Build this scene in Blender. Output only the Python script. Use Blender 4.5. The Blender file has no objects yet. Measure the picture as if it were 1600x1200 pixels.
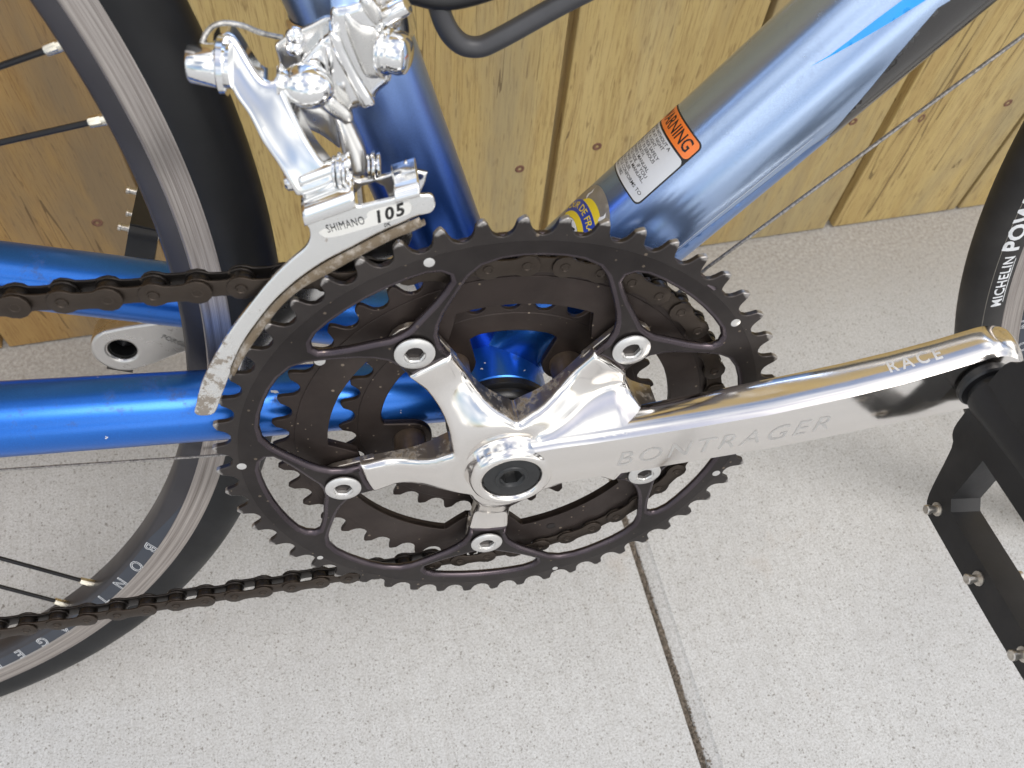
import bpy, bmesh, math, random
import numpy as np
from mathutils import Matrix, Vector
from mathutils.geometry import delaunay_2d_cdt
random.seed(7); rng = np.random.default_rng(7)
PI = math.pi
R_ = math.radians
S = 0.001                     # bicycle geometry is written in millimetres
scene = bpy.context.scene
C = scene.collection

# ------------------------------------------------------------------ camera
cam_d = bpy.data.cameras.new('camera'); cam = bpy.data.objects.new('camera', cam_d); C.objects.link(cam)
cam_d.sensor_width = 36.0; cam_d.lens = 30.7335; cam_d.clip_start = 0.01; cam_d.clip_end = 200.0
cam.matrix_world = Matrix(((0.970474, 0.164106, -0.176778, -0.057528), (-0.231578, 0.838912, -0.492543, -0.197030), (0.067472, 0.518937, 0.852145, 0.571913), (0.000000, 0.000000, 0.000000, 1.000000)))
cam_d.dof.use_dof = True; cam_d.dof.focus_distance = 0.36; cam_d.dof.aperture_fstop = 20.0
scene.camera = cam

# ------------------------------------------------------------------ world and sun
SUN_EL, SUN_AZ = R_(61), R_(52)          # azimuth from +X towards -Y
world = bpy.data.worlds.new("World"); scene.world = world; world.use_nodes = True
wn = world.node_tree.nodes; wl = world.node_tree.links; wn.clear()
sky = wn.new('ShaderNodeTexSky'); sky.sky_type = 'NISHITA'; sky.sun_disc = False
sky.sun_elevation = SUN_EL; sky.sun_rotation = PI/2 + SUN_AZ; sky.dust_density = 2.0; sky.altitude = 50
tc = wn.new('ShaderNodeTexCoord'); nz = wn.new('ShaderNodeTexNoise'); nz.inputs['Scale'].default_value = 1.6
nz.inputs['Detail'].default_value = 6; nz.inputs['Roughness'].default_value = 0.55
cr = wn.new('ShaderNodeValToRGB'); cr.color_ramp.elements[0].position = 0.35; cr.color_ramp.elements[1].position = 0.51
nz2 = wn.new('ShaderNodeTexNoise'); nz2.inputs['Scale'].default_value = 3.2; nz2.inputs['Detail'].default_value = 2
cr2 = wn.new('ShaderNodeValToRGB'); cr2.color_ramp.elements[0].position = 0.38; cr2.color_ramp.elements[1].position = 0.62
cr2.color_ramp.elements[0].color = (0.26, 0.275, 0.30, 1); cr2.color_ramp.elements[1].color = (1, 0.99, 0.97, 1)
wl.new(tc.outputs['Generated'], nz2.inputs['Vector']); wl.new(nz2.outputs['Fac'], cr2.inputs['Fac'])
cloud = wn.new('ShaderNodeVectorMath'); cloud.operation = 'SCALE'; cloud.inputs['Scale'].default_value = 11.5
wl.new(cr2.outputs['Color'], cloud.inputs[0])
mx = wn.new('ShaderNodeMix'); mx.data_type = 'RGBA'
bg = wn.new('ShaderNodeBackground'); bg.inputs['Strength'].default_value = 0.11; wo = wn.new('ShaderNodeOutputWorld')
wl.new(tc.outputs['Generated'], nz.inputs['Vector']); wl.new(nz.outputs['Fac'], cr.inputs['Fac'])
wl.new(cr.outputs['Color'], mx.inputs['Factor']); wl.new(sky.outputs['Color'], mx.inputs[6]); wl.new(cloud.outputs[0], mx.inputs[7])
wl.new(mx.outputs[2], bg.inputs['Color']); wl.new(bg.outputs[0], wo.inputs[0])
sd = bpy.data.lights.new('sun', 'SUN'); sd.energy = 0.7; sd.angle = R_(28); sd.color = (1.0, 0.975, 0.94)
sun = bpy.data.objects.new('sun', sd); C.objects.link(sun)
sdir = Vector((math.cos(SUN_EL)*math.cos(SUN_AZ), -math.cos(SUN_EL)*math.sin(SUN_AZ), math.sin(SUN_EL)))
sun.rotation_euler = sdir.to_track_quat('Z', 'Y').to_euler(); sun.location = sdir*5
scene.view_settings.view_transform = 'Standard'; scene.view_settings.look = 'None'
scene.view_settings.exposure = 0.73; scene.view_settings.gamma = 1.0

# ------------------------------------------------------------------ materials
def new_mat(name):
    m = bpy.data.materials.new(name); m.use_nodes = True
    nt = m.node_tree; b = nt.nodes['Principled BSDF']
    return m, nt, b
def nd(nt, t, **kw):
    n = nt.nodes.new(t)
    for k, v in kw.items():
        if k in n.inputs: n.inputs[k].default_value = v
        else: setattr(n, k, v)
    return n
def coords(nt, scale=(1,1,1), kind='Object', rot=(0,0,0)):
    t = nd(nt, 'ShaderNodeTexCoord'); mp = nd(nt, 'ShaderNodeMapping'); mp.inputs['Scale'].default_value = scale
    mp.inputs['Rotation'].default_value = rot
    nt.links.new(t.outputs[kind], mp.inputs['Vector']); return mp.outputs[0]
def noise(nt, vec, scale, detail=4, rough=0.55, dist=0.0):
    n = nd(nt, 'ShaderNodeTexNoise', Scale=scale, Detail=detail, Roughness=rough, Distortion=dist)
    nt.links.new(vec, n.inputs['Vector']); return n.outputs['Fac']
def ramp(nt, fac, stops, interp='LINEAR'):
    r = nd(nt, 'ShaderNodeValToRGB'); el = r.color_ramp.elements; r.color_ramp.interpolation = interp
    while len(el) < len(stops): el.new(0.5)
    for e, (p, c) in zip(el, stops):
        e.position = p; e.color = tuple(c) + (1,) if len(c) == 3 else c
    nt.links.new(fac, r.inputs['Fac']); return r.outputs['Color']
def g(v): return (v, v, v)
def mixc(nt, fac, a, b, mode='MIX'):
    m = nd(nt, 'ShaderNodeMix', data_type='RGBA', blend_type=mode)
    for s, v in ((0, fac), (6, a), (7, b)):
        if isinstance(v, (int, float)): m.inputs[s].default_value = v
        elif isinstance(v, tuple): m.inputs[s].default_value = v + (1,) if len(v) == 3 else v
        else: nt.links.new(v, m.inputs[s])
    return m.outputs[2]
def math_(nt, op, a, b=0.0, clamp=False):
    m = nd(nt, 'ShaderNodeMath', operation=op, use_clamp=clamp)
    for i, v in ((0, a), (1, b)):
        if isinstance(v, (int, float)): m.inputs[i].default_value = v
        else: nt.links.new(v, m.inputs[i])
    return m.outputs[0]
def bump(nt, b, h, strength=0.3, dist=0.0005):
    n = nd(nt, 'ShaderNodeBump', Strength=strength, Distance=dist); nt.links.new(h, n.inputs['Height'])
    nt.links.new(n.outputs[0], b.inputs['Normal']); return n
def put(nt, b, name, v):
    if isinstance(v, (int, float)): b.inputs[name].default_value = v
    elif isinstance(v, tuple): b.inputs[name].default_value = v + (1,) if len(v) == 3 else v
    else: nt.links.new(v, b.inputs[name])

def simple(name, col, rough=0.5, metal=0.0, var=0.15, nscale=120, bumpy=0.0, coat=0.0, dirt=None, dirt_lo=0.55, dirt_hi=0.7):
    m, nt, b = new_mat(name); v = coords(nt)
    n = noise(nt, v, nscale)
    lo = tuple(c*(1-var) for c in col); hi = tuple(min(1, c*(1+var)) for c in col)
    c = ramp(nt, n, [(0.3, lo), (0.7, hi)])
    rr = ramp(nt, noise(nt, v, nscale*0.6), [(0.3, g(rough*0.8)), (0.7, g(min(1, rough*1.2)))])
    if dirt:
        f = ramp(nt, noise(nt, v, nscale*0.35, 8, 0.7), [(dirt_lo, g(0)), (dirt_hi, g(1))])
        c = mixc(nt, f, c, dirt); rr = mixc(nt, f, rr, (0.85, 0.85, 0.85))
        put(nt, b, 'Metallic', math_(nt, 'MULTIPLY', math_(nt, 'SUBTRACT', 1.0, f), metal))
    else: put(nt, b, 'Metallic', metal)
    put(nt, b, 'Base Color', c); put(nt, b, 'Roughness', rr); put(nt, b, 'Coat Weight', coat); b.inputs['Coat Roughness'].default_value = 0.08
    if bumpy: bump(nt, b, noise(nt, v, nscale*4), bumpy, 0.0003)
    return m

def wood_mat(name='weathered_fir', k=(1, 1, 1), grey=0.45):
    m, nt, b = new_mat(name)
    oi = nd(nt, 'ShaderNodeObjectInfo')
    t = nd(nt, 'ShaderNodeTexCoord'); add = nd(nt, 'ShaderNodeVectorMath', operation='ADD')
    sc = nd(nt, 'ShaderNodeVectorMath', operation='SCALE'); cmb = nd(nt, 'ShaderNodeCombineXYZ', X=3.1, Y=1.7, Z=5.3)
    nt.links.new(cmb.outputs[0], sc.inputs[0]); nt.links.new(oi.outputs['Random'], sc.inputs['Scale'])
    nt.links.new(t.outputs['Object'], add.inputs[0]); nt.links.new(sc.outputs[0], add.inputs[1])
    def mapped(s):
        mp = nd(nt, 'ShaderNodeMapping'); mp.inputs['Scale'].default_value = s
        nt.links.new(add.outputs[0], mp.inputs['Vector']); return mp.outputs[0]
    wide = noise(nt, mapped((22, 22, 2.2)), 1.0, 6, 0.6, 0.6)
    mid = noise(nt, mapped((120, 120, 5)), 1.0, 6, 0.65, 0.8)
    fine = noise(nt, mapped((900, 900, 45)), 1.0, 4, 0.7)
    c = ramp(nt, wide, [(0.3, (0.46, 0.325, 0.128)), (0.5, (0.53, 0.395, 0.165)), (0.72, (0.58, 0.445, 0.205))])
    c = mixc(nt, ramp(nt, mid, [(0.35, g(0.42)), (0.55, g(0))]), c, (0.38, 0.25, 0.105))
    c = mixc(nt, ramp(nt, fine, [(0.36, g(0.5)), (0.5, g(0))]), c, (0.24, 0.145, 0.06))
    # short dark flecks of the rough sawn face
    fl = noise(nt, mapped((420, 420, 60)), 1.0, 2, 0.5)
    c = mixc(nt, ramp(nt, fl, [(0.28, g(0.55)), (0.36, g(0))]), c, (0.19, 0.115, 0.05))
    # grey weathering in long patches
    gw = noise(nt, mapped((14, 14, 3.0)), 1.0, 5, 0.6)
    c = mixc(nt, ramp(nt, gw, [(0.50, g(0)), (0.66, g(grey))]), c, (0.30, 0.27, 0.19))
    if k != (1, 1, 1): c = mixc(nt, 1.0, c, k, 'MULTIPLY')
    put(nt, b, 'Base Color', c); put(nt, b, 'Roughness', 0.8); b.inputs['Specular IOR Level'].default_value = 0.25
    # long checks
    ck = noise(nt, mapped((75, 75, 2.4)), 1.0, 2, 0.4, 0.4)
    ckm = ramp(nt, ck, [(0.492, g(1)), (0.5, g(0)), (0.508, g(1))])
    cm = noise(nt, mapped((9, 9, 4)), 1.0, 2, 0.5)
    crack = math_(nt, 'MULTIPLY', math_(nt, 'LESS_THAN', math_(nt, 'ABSOLUTE', math_(nt, 'SUBTRACT', ck, 0.5)), 0.006), math_(nt, 'GREATER_THAN', cm, 0.53))
    base = b.inputs['Base Color'].links[0].from_socket
    put(nt, b, 'Base Color', mixc(nt, math_(nt, 'MULTIPLY', crack, 0.65), base, (0.09, 0.055, 0.03)))
    hh = mixc(nt, 0.35, fine, mid)
    bump(nt, b, hh, 0.55, 0.0006)
    return m

def concrete_mat():
    m, nt, b = new_mat('broomed_concrete')
    t = nd(nt, 'ShaderNodeTexCoord')
    def mapped(s):
        mp = nd(nt, 'ShaderNodeMapping'); mp.inputs['Scale'].default_value = s
        nt.links.new(t.outputs['Object'], mp.inputs['Vector']); return mp.outputs[0]
    v = mapped((1, 1, 1))
    big = noise(nt, v, 6, 5, 0.6)
    c = ramp(nt, big, [(0.3, (0.545, 0.55, 0.555)), (0.7, (0.63, 0.638, 0.642))])
    med = noise(nt, v, 90, 8, 0.72)
    c = mixc(nt, ramp(nt, med, [(0.3, g(0.45)), (0.55, g(0))]), c, (0.44, 0.435, 0.425))
    fine = noise(nt, v, 800, 4, 0.85)
    c = mixc(nt, ramp(nt, fine, [(0.38, g(0.85)), (0.54, g(0))]), c, (0.37, 0.365, 0.355))
    c = mixc(nt, ramp(nt, fine, [(0.56, g(0)), (0.72, g(0.6))]), c, (0.74, 0.73, 0.71))
    holes = []
    for sc_, th, col, amt in ((1250, 0.13, (0.26, 0.25, 0.23), 0.6), (600, 0.085, (0.22, 0.205, 0.185), 0.7), (240, 0.04, (0.19, 0.175, 0.155), 0.75)):
        wv = nd(nt, 'ShaderNodeVectorMath', operation='ADD'); nn = nd(nt, 'ShaderNodeTexNoise', Scale=sc_*1.8, Detail=1.0)
        s2 = nd(nt, 'ShaderNodeVectorMath', operation='SCALE'); s2.inputs['Scale'].default_value = 0.9/sc_
        nt.links.new(v, nn.inputs['Vector']); nt.links.new(nn.outputs['Color'], s2.inputs[0])
        nt.links.new(v, wv.inputs[0]); nt.links.new(s2.outputs[0], wv.inputs[1])
        vo = nd(nt, 'ShaderNodeTexVoronoi', Scale=float(sc_), voronoi_dimensions='3D'); nt.links.new(wv.outputs[0], vo.inputs['Vector'])
        rnd = nd(nt, 'ShaderNodeSeparateColor'); nt.links.new(vo.outputs['Color'], rnd.inputs[0])
        thr = math_(nt, 'MULTIPLY', math_(nt, 'POWER', rnd.outputs[0], 4.0), th*5.2)
        f = math_(nt, 'MULTIPLY', math_(nt, 'LESS_THAN', vo.outputs['Distance'], thr), amt)
        c = mixc(nt, f, c, col); holes.append(f)
    # faint broom lines running away from the fence
    br = noise(nt, mapped((420, 6, 1)), 1.0, 3, 0.6)
    c = mixc(nt, ramp(nt, br, [(0.3, g(0.22)), (0.5, g(0))]), c, (0.38, 0.37, 0.35))
    # tan stains
    st = noise(nt, v, 14, 6, 0.6)
    c = mixc(nt, ramp(nt, st, [(0.62, g(0)), (0.78, g(0.3))]), c, (0.46, 0.36, 0.27))
    # shadow strip at the fence foot painted into the colour, rough grain over it
    sx = nd(nt, 'ShaderNodeSeparateXYZ'); nt.links.new(t.outputs['Object'], sx.inputs[0])
    edge = math_(nt, 'ADD', sx.outputs[1], math_(nt, 'MULTIPLY', med, 0.10))
    c = mixc(nt, ramp(nt, edge, [(0.155, g(0)), (0.30, g(0.55))]), c, (0.24, 0.215, 0.18))
    cs = noise(nt, v, 330, 6, 0.8)
    near = ramp(nt, edge, [(0.19, g(0)), (0.27, g(1))])
    c = mixc(nt, math_(nt, 'MULTIPLY', near, 0.6), c, ramp(nt, cs, [(0.34, (0.20, 0.175, 0.145)), (0.52, (0.42, 0.39, 0.35)), (0.68, (0.66, 0.64, 0.60))]))
    put(nt, b, 'Base Color', c); put(nt, b, 'Roughness', 0.92); b.inputs['Specular IOR Level'].default_value = 0.2
    h = math_(nt, 'SUBTRACT', math_(nt, 'ADD', math_(nt, 'MULTIPLY', fine, 0.6), math_(nt, 'MULTIPLY', br, 0.5)), math_(nt, 'ADD', holes[0], holes[1]))
    bump(nt, b, h, 0.35, 0.0006)
    return m

def paint_mat(name, axis_dir, lo, hi, grimy=0.7, rough0=0.30, met=0.8, blue=(0.02, 0.14, 0.54), silver=(0.33, 0.42, 0.60), chips=True):
    """metal flake paint that fades from blue at the bottom bracket to silver blue up the tube"""
    m, nt, b = new_mat(name)
    t = nd(nt, 'ShaderNodeTexCoord')
    dp = nd(nt, 'ShaderNodeVectorMath', operation='DOT_PRODUCT'); dp.inputs[1].default_value = axis_dir
    nt.links.new(t.outputs['Object'], dp.inputs[0])
    mr = nd(nt, 'ShaderNodeMapRange'); mr.inputs['From Min'].default_value = lo; mr.inputs['From Max'].default_value = hi
    mr.interpolation_type = 'SMOOTHSTEP'; nt.links.new(dp.outputs['Value'], mr.inputs['Value'])
    c = mixc(nt, mr.outputs[0], blue, silver)
    v = coords(nt)
    fl = nd(nt, 'ShaderNodeTexVoronoi', Scale=5200.0); nt.links.new(v, fl.inputs['Vector'])
    sp = nd(nt, 'ShaderNodeSeparateColor'); nt.links.new(fl.outputs['Color'], sp.inputs[0])
    c = mixc(nt, math_(nt, 'MULTIPLY', sp.outputs[0], 0.35), c, (0.75, 0.85, 1.0), 'SOFT_LIGHT')
    grime = noise(nt, v, 55, 8, 0.75)
    gm = ramp(nt, grime, [(0.565, g(0)), (0.70, g(grimy))])
    c = mixc(nt, gm, c, (0.035, 0.035, 0.045))
    rough = mixc(nt, gm, (rough0,)*3, (0.7,)*3)
    metal = math_(nt, 'MULTIPLY', math_(nt, 'SUBTRACT', 1.0, gm), met)
    if chips:
        vc = nd(nt, 'ShaderNodeTexVoronoi', Scale=95.0); wv = nd(nt, 'ShaderNodeVectorMath', operation='ADD')
        nn = nd(nt, 'ShaderNodeTexNoise', Scale=300.0); s2 = nd(nt, 'ShaderNodeVectorMath', operation='SCALE'); s2.inputs['Scale'].default_value = 0.012
        nt.links.new(v, nn.inputs['Vector']); nt.links.new(nn.outputs['Color'], s2.inputs[0]); nt.links.new(v, wv.inputs[0]); nt.links.new(s2.outputs[0], wv.inputs[1])
        nt.links.new(wv.outputs[0], vc.inputs['Vector'])
        r2 = nd(nt, 'ShaderNodeSeparateColor'); nt.links.new(vc.outputs['Color'], r2.inputs[0])
        thr = math_(nt, 'MULTIPLY', math_(nt, 'POWER', r2.outputs[1], 5.0), 0.26)
        f = math_(nt, 'LESS_THAN', vc.outputs['Distance'], thr)
        c = mixc(nt, f, c, (0.62, 0.62, 0.62)); metal = math_(nt, 'MULTIPLY', metal, math_(nt, 'SUBTRACT', 1.0, f))
    put(nt, b, 'Base Color', c); put(nt, b, 'Metallic', metal); put(nt, b, 'Roughness', rough)
    b.inputs['Coat Weight'].default_value = 0.35; b.inputs['Coat Roughness'].default_value = 0.15
    return m

def chrome_mat(name, col=(0.86, 0.84, 0.81), rough=0.07, smudge=0.35, dirt=0.0, wob=0.0):
    m, nt, b = new_mat(name); v = coords(nt)
    n = noise(nt, v, 60, 6, 0.7)
    r = ramp(nt, n, [(0.35, g(rough)), (0.75, g(rough + 0.14*smudge))])
    c = col
    metal = 1.0
    if dirt:
        f = ramp(nt, noise(nt, v, 130, 8, 0.75), [(0.62 - 0.12*dirt, g(0)), (0.70 - 0.08*dirt, g(1))])
        c = mixc(nt, f, col, (0.17, 0.13, 0.085)); r = mixc(nt, f, r, (0.8,)*3)
        metal = math_(nt, 'SUBTRACT', 1.0, math_(nt, 'MULTIPLY', f, 0.8))
    put(nt, b, 'Base Color', c); put(nt, b, 'Metallic', metal); put(nt, b, 'Roughness', r)
    if wob: bump(nt, b, noise(nt, v, 45, 2, 0.4), wob, 0.001)
    return m

def anodized(name, col, rough=0.42, metal=0.75, dust=0.5, scratch=True):
    m, nt, b = new_mat(name); v = coords(nt)
    n = noise(nt, v, 40, 8, 0.65)
    c = ramp(nt, n, [(0.3, tuple(x*0.75 for x in col)), (0.7, tuple(x*1.25 for x in col))])
    # dust specks and film
    vo = nd(nt, 'ShaderNodeTexVoronoi', Scale=420.0); nt.links.new(v, vo.inputs['Vector'])
    sp = nd(nt, 'ShaderNodeSeparateColor'); nt.links.new(vo.outputs['Color'], sp.inputs[0])
    f = math_(nt, 'LESS_THAN', vo.outputs['Distance'], math_(nt, 'MULTIPLY', math_(nt, 'POWER', sp.outputs[0], 8.0), 0.28))
    c = mixc(nt, math_(nt, 'MULTIPLY', f, dust), c, (0.30, 0.24, 0.18))
    film = ramp(nt, noise(nt, v, 18, 8, 0.7), [(0.45, g(0)), (0.75, g(0.45*dust))])
    c = mixc(nt, film, c, (0.075, 0.062, 0.052))
    r = ramp(nt, noise(nt, v, 90, 6, 0.7), [(0.3, g(rough*0.8)), (0.7, g(rough*1.3))])
    put(nt, b, 'Base Color', c); put(nt, b, 'Roughness', r)
    put(nt, b, 'Metallic', math_(nt, 'MULTIPLY', math_(nt, 'SUBTRACT', 1.0, film), metal))
    return m

def brushed_ring(name, cx, cz, col_lo, col_hi, rough=0.32):
    """concentric brushing round a wheel axis at (cx, cz)"""
    m, nt, b = new_mat(name); t = nd(nt, 'ShaderNodeTexCoord')
    sub = nd(nt, 'ShaderNodeVectorMath', operation='SUBTRACT'); sub.inputs[1].default_value = (cx*S, 0, cz*S)
    nt.links.new(t.outputs['Object'], sub.inputs[0])
    sx = nd(nt, 'ShaderNodeSeparateXYZ'); nt.links.new(sub.outputs[0], sx.inputs[0])
    rad = math_(nt, 'SQRT', math_(nt, 'ADD', math_(nt, 'MULTIPLY', sx.outputs[0], sx.outputs[0]), math_(nt, 'MULTIPLY', sx.outputs[2], sx.outputs[2])))
    ang = math_(nt, 'ARCTAN2', sx.outputs[2], sx.outputs[0])
    cb = nd(nt, 'ShaderNodeCombineXYZ'); nt.links.new(math_(nt, 'MULTIPLY', rad, 900.0), cb.inputs[0]); nt.links.new(math_(nt, 'MULTIPLY', ang, 1.2), cb.inputs[1])
    n1 = noise(nt, cb.outputs[0], 1.0, 6, 0.75)
    cb2 = nd(nt, 'ShaderNodeCombineXYZ'); nt.links.new(math_(nt, 'MULTIPLY', rad, 3600.0), cb2.inputs[0]); nt.links.new(math_(nt, 'MULTIPLY', ang, 8.0), cb2.inputs[1])
    n2 = noise(nt, cb2.outputs[0], 1.0, 4, 0.7)
    f = math_(nt, 'ADD', math_(nt, 'MULTIPLY', n1, 0.6), math_(nt, 'MULTIPLY', n2, 0.4))
    c = ramp(nt, f, [(0.36, col_lo), (0.5, tuple((a+b_)/2 for a, b_ in zip(col_lo, col_hi))), (0.62, col_hi)])
    put(nt, b, 'Base Color', c); put(nt, b, 'Metallic', 0.85); put(nt, b, 'Roughness', rough); bump(nt, b, f, 0.25, 0.0003)
    return m

M = {}
M['wood'] = wood_mat(); M['wood_dark'] = wood_mat('darker_brown_board', (0.74, 0.62, 0.56), 0.75); M['concrete'] = concrete_mat()
M['grit'] = simple('joint_grit', (0.15, 0.125, 0.10), 0.95, 0, 0.55, 500, 1.0)
M['screw'] = simple('rusty_screw', (0.20, 0.10, 0.065), 0.7, 0.3, 0.4, 600)
M['screw_dark'] = simple('screw_recess', (0.02, 0.012, 0.01), 0.8)
M['chrome'] = chrome_mat('polished_aluminium', (0.84, 0.805, 0.765), 0.09, 0.7, 0.0, 0.02)
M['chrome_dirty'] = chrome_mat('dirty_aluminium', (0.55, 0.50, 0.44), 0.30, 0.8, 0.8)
M['chrome2'] = chrome_mat('derailleur_chrome', (0.84, 0.84, 0.835), 0.085, 0.5, 0.0, 0.02)
M['cage'] = chrome_mat('cage_plate_chrome', (0.86, 0.86, 0.84), 0.20, 0.6, 0.12)
def cage_mat():
    m = chrome_mat('cage_plate_chrome_grimy', (0.86, 0.86, 0.84), 0.18, 0.6); nt = m.node_tree; b = nt.nodes['Principled BSDF']
    t = nd(nt, 'ShaderNodeTexCoord'); sx = nd(nt, 'ShaderNodeSeparateXYZ'); nt.links.new(t.outputs['Object'], sx.inputs[0])
    mr = nd(nt, 'ShaderNodeMapRange'); mr.inputs['From Min'].default_value = -0.080; mr.inputs['From Max'].default_value = -0.108
    mr.inputs['To Min'].default_value = 0.0; mr.inputs['To Max'].default_value = 0.17; nt.links.new(sx.outputs[0], mr.inputs['Value'])
    n = noise(nt, t.outputs['Object'], 170, 9, 0.78)
    f = ramp(nt, math_(nt, 'ADD', n, mr.outputs[0]), [(0.60, g(0)), (0.66, g(0.85))])
    old = b.inputs['Base Color'].default_value
    put(nt, b, 'Base Color', mixc(nt, f, tuple(old)[:3], (0.16, 0.12, 0.08)))
    ro = b.inputs['Roughness'].links[0].from_socket; put(nt, b, 'Roughness', mixc(nt, f, ro, (0.85,)*3))
    put(nt, b, 'Metallic', math_(nt, 'SUBTRACT', 1.0, math_(nt, 'MULTIPLY', f, 0.85)))
    return m
M['cage'] = cage_mat()
M['lip'] = chrome_mat('greasy_cage_lip', (0.52, 0.47, 0.41), 0.3, 0.8, 2.4)
M['cast'] = chrome_mat('cast_alloy', (0.66, 0.65, 0.63), 0.24, 0.7, 0.0, 0.05)
M['satin'] = chrome_mat('satin_forged_alloy', (0.62, 0.60, 0.575), 0.26, 0.8, 0.1)
M['bolt'] = simple('chainring_bolt_alloy', (0.72, 0.71, 0.69), 0.33, 0.85, 0.06, 300)
M['ring'] = anodized('dark_anodized_ring', (0.036, 0.031, 0.030), 0.36, 0.8, 0.5)
M['ring_lip'] = anodized('ring_machined_lip', (0.085, 0.07, 0.078), 0.28, 0.9, 0.25)
M['ring_mid'] = anodized('middle_ring_brown_black', (0.043, 0.032, 0.028), 0.45, 0.65, 0.8)
M['tooth'] = anodized('worn_tooth_alloy', (0.075, 0.062, 0.055), 0.36, 0.8, 0.7)
def worn_tooth():
    m = anodized('worn_tooth_alloy', (0.046, 0.040, 0.038), 0.38, 0.75, 0.6); nt = m.node_tree; b = nt.nodes['Principled BSDF']
    t = nd(nt, 'ShaderNodeTexCoord'); sx = nd(nt, 'ShaderNodeSeparateXYZ'); nt.links.new(t.outputs['Object'], sx.inputs[0])
    rad = math_(nt, 'SQRT', math_(nt, 'ADD', math_(nt, 'MULTIPLY', sx.outputs[0], sx.outputs[0]), math_(nt, 'MULTIPLY', sx.outputs[2], sx.outputs[2])))
    n = noise(nt, t.outputs['Object'], 260, 6, 0.75)
    f = math_(nt, 'ADD', math_(nt, 'MULTIPLY', math_(nt, 'SUBTRACT', rad, 0.1035), 260.0), math_(nt, 'SUBTRACT', n, 0.62))
    f = ramp(nt, f, [(0.55, g(0)), (0.75, g(0.85))])
    old = b.inputs['Base Color'].links[0].from_socket; nt.links.new(mixc(nt, f, old, (0.42, 0.40, 0.38)), b.inputs['Base Color'])
    return m
M['tooth'] = worn_tooth()
M['chain'] = anodized('oily_chain_steel', (0.046, 0.035, 0.027), 0.38, 0.75, 0.5)
M['chain_in'] = anodized('oily_chain_inner', (0.038, 0.033, 0.030), 0.34, 0.8, 0.3)
M['post'] = simple('worn_post', (0.16, 0.12, 0.09), 0.4, 0.7, 0.4, 90, 0, 0, (0.10, 0.06, 0.03))
M['rubber'] = simple('tyre_rubber', (0.010, 0.010, 0.0105), 0.5, 0, 0.25, 60, 0.15); M['rubber'].node_tree.nodes['Principled BSDF'].inputs['Specular IOR Level'].default_value = 0.35
M['rubber_f'] = simple('front_tyre_rubber', (0.022, 0.020, 0.019), 0.62, 0, 0.3, 60, 0.15, 0, (0.05, 0.042, 0.033), 0.6, 0.9)
M['rim'] = simple('rim_dark_anodized', (0.075, 0.072, 0.078), 0.38, 0.75, 0.12, 40)
M['rim_decal'] = simple('rim_decal_navy', (0.030, 0.038, 0.055), 0.35, 0.2, 0.1, 60, 0, 0.3)
M['white'] = simple('white_print', (0.72, 0.73, 0.74), 0.45, 0, 0.1, 400)
M['lip'].node_tree  # greasy lip keeps its own look
M['spoke'] = simple('black_spoke', (0.015, 0.015, 0.017), 0.3, 0.5)
M['nipple'] = simple('brass_nipple', (0.74, 0.69, 0.58), 0.28, 1.0, 0.15, 400)
M['black'] = simple('black_plastic', (0.013, 0.012, 0.012), 0.5, 0, 0.3, 60, 0.35, 0, (0.045, 0.04, 0.036), 0.55, 0.8)
M['black_satin'] = simple('black_satin', (0.014, 0.014, 0.015), 0.36, 0.1, 0.3, 80, 0.1)
M['cap'] = simple('crank_bolt_black', (0.035, 0.036, 0.037), 0.45, 0.5, 0.2, 200, 0.1)
M['cagepl'] = simple('bottle_cage_grey', (0.05, 0.05, 0.054), 0.42, 0.1, 0.15, 60)
M['cable'] = simple('steel_cable', (0.42, 0.41, 0.39), 0.4, 0.85, 0.5, 900)
M['cable_sleeve'] = simple('cable_grey', (0.30, 0.28, 0.26), 0.4, 0.7, 0.5, 900)
M['pin'] = simple('pedal_pin_steel', (0.62, 0.58, 0.52), 0.35, 0.9, 0.3, 500)
M['print'] = simple('black_print', (0.012, 0.012, 0.012), 0.5)
M['etch'] = simple('etched_print', (0.73, 0.715, 0.69), 0.3, 1.0, 0.1, 200)
M['etch2'] = simple('frosted_print', (0.72, 0.72, 0.72), 0.5, 0.6, 0.1, 200)
M['label_white'] = simple('label_white', (0.62, 0.64, 0.67), 0.4, 0, 0.05, 60, 0, 0.3)
M['label_orange'] = simple('label_orange', (0.85, 0.20, 0.03), 0.4, 0, 0.08, 60, 0, 0.3)
M['yellow'] = simple('badge_yellow', (0.80, 0.62, 0.03), 0.4, 0, 0.05, 60, 0, 0.3)
M['badge_blue'] = simple('badge_blue', (0.02, 0.05, 0.36), 0.4, 0, 0.05, 60, 0, 0.3)
M['badge_grey'] = simple('badge_grey', (0.22, 0.20, 0.17), 0.45, 0, 0.2, 200, 0, 0.3)
M['stripe'] = simple('stripe_cyan', (0.01, 0.33, 0.86), 0.3, 0, 0.05, 60, 0, 0.5)
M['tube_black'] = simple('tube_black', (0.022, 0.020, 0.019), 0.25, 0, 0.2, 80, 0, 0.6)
M['sticker_clear'] = simple('print_panel', (0.78, 0.77, 0.73), 0.35, 0.3, 0.03, 60)
sa = R_(73.5); da = R_(48)
M['seat_paint'] = paint_mat('seat_tube_paint', (-math.cos(sa), 0, math.sin(sa)), 0.075, 0.205, grimy=0.15, rough0=0.30, met=0.9, chips=False, blue=(0.014,0.085,0.40), silver=(0.36, 0.50, 0.78))
for n_ in ('seat_paint',): M[n_].node_tree.nodes['Principled BSDF'].inputs['Coat Weight'].default_value = 0.6; M[n_].node_tree.nodes['Principled BSDF'].inputs['Coat Roughness'].default_value = 0.28
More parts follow.
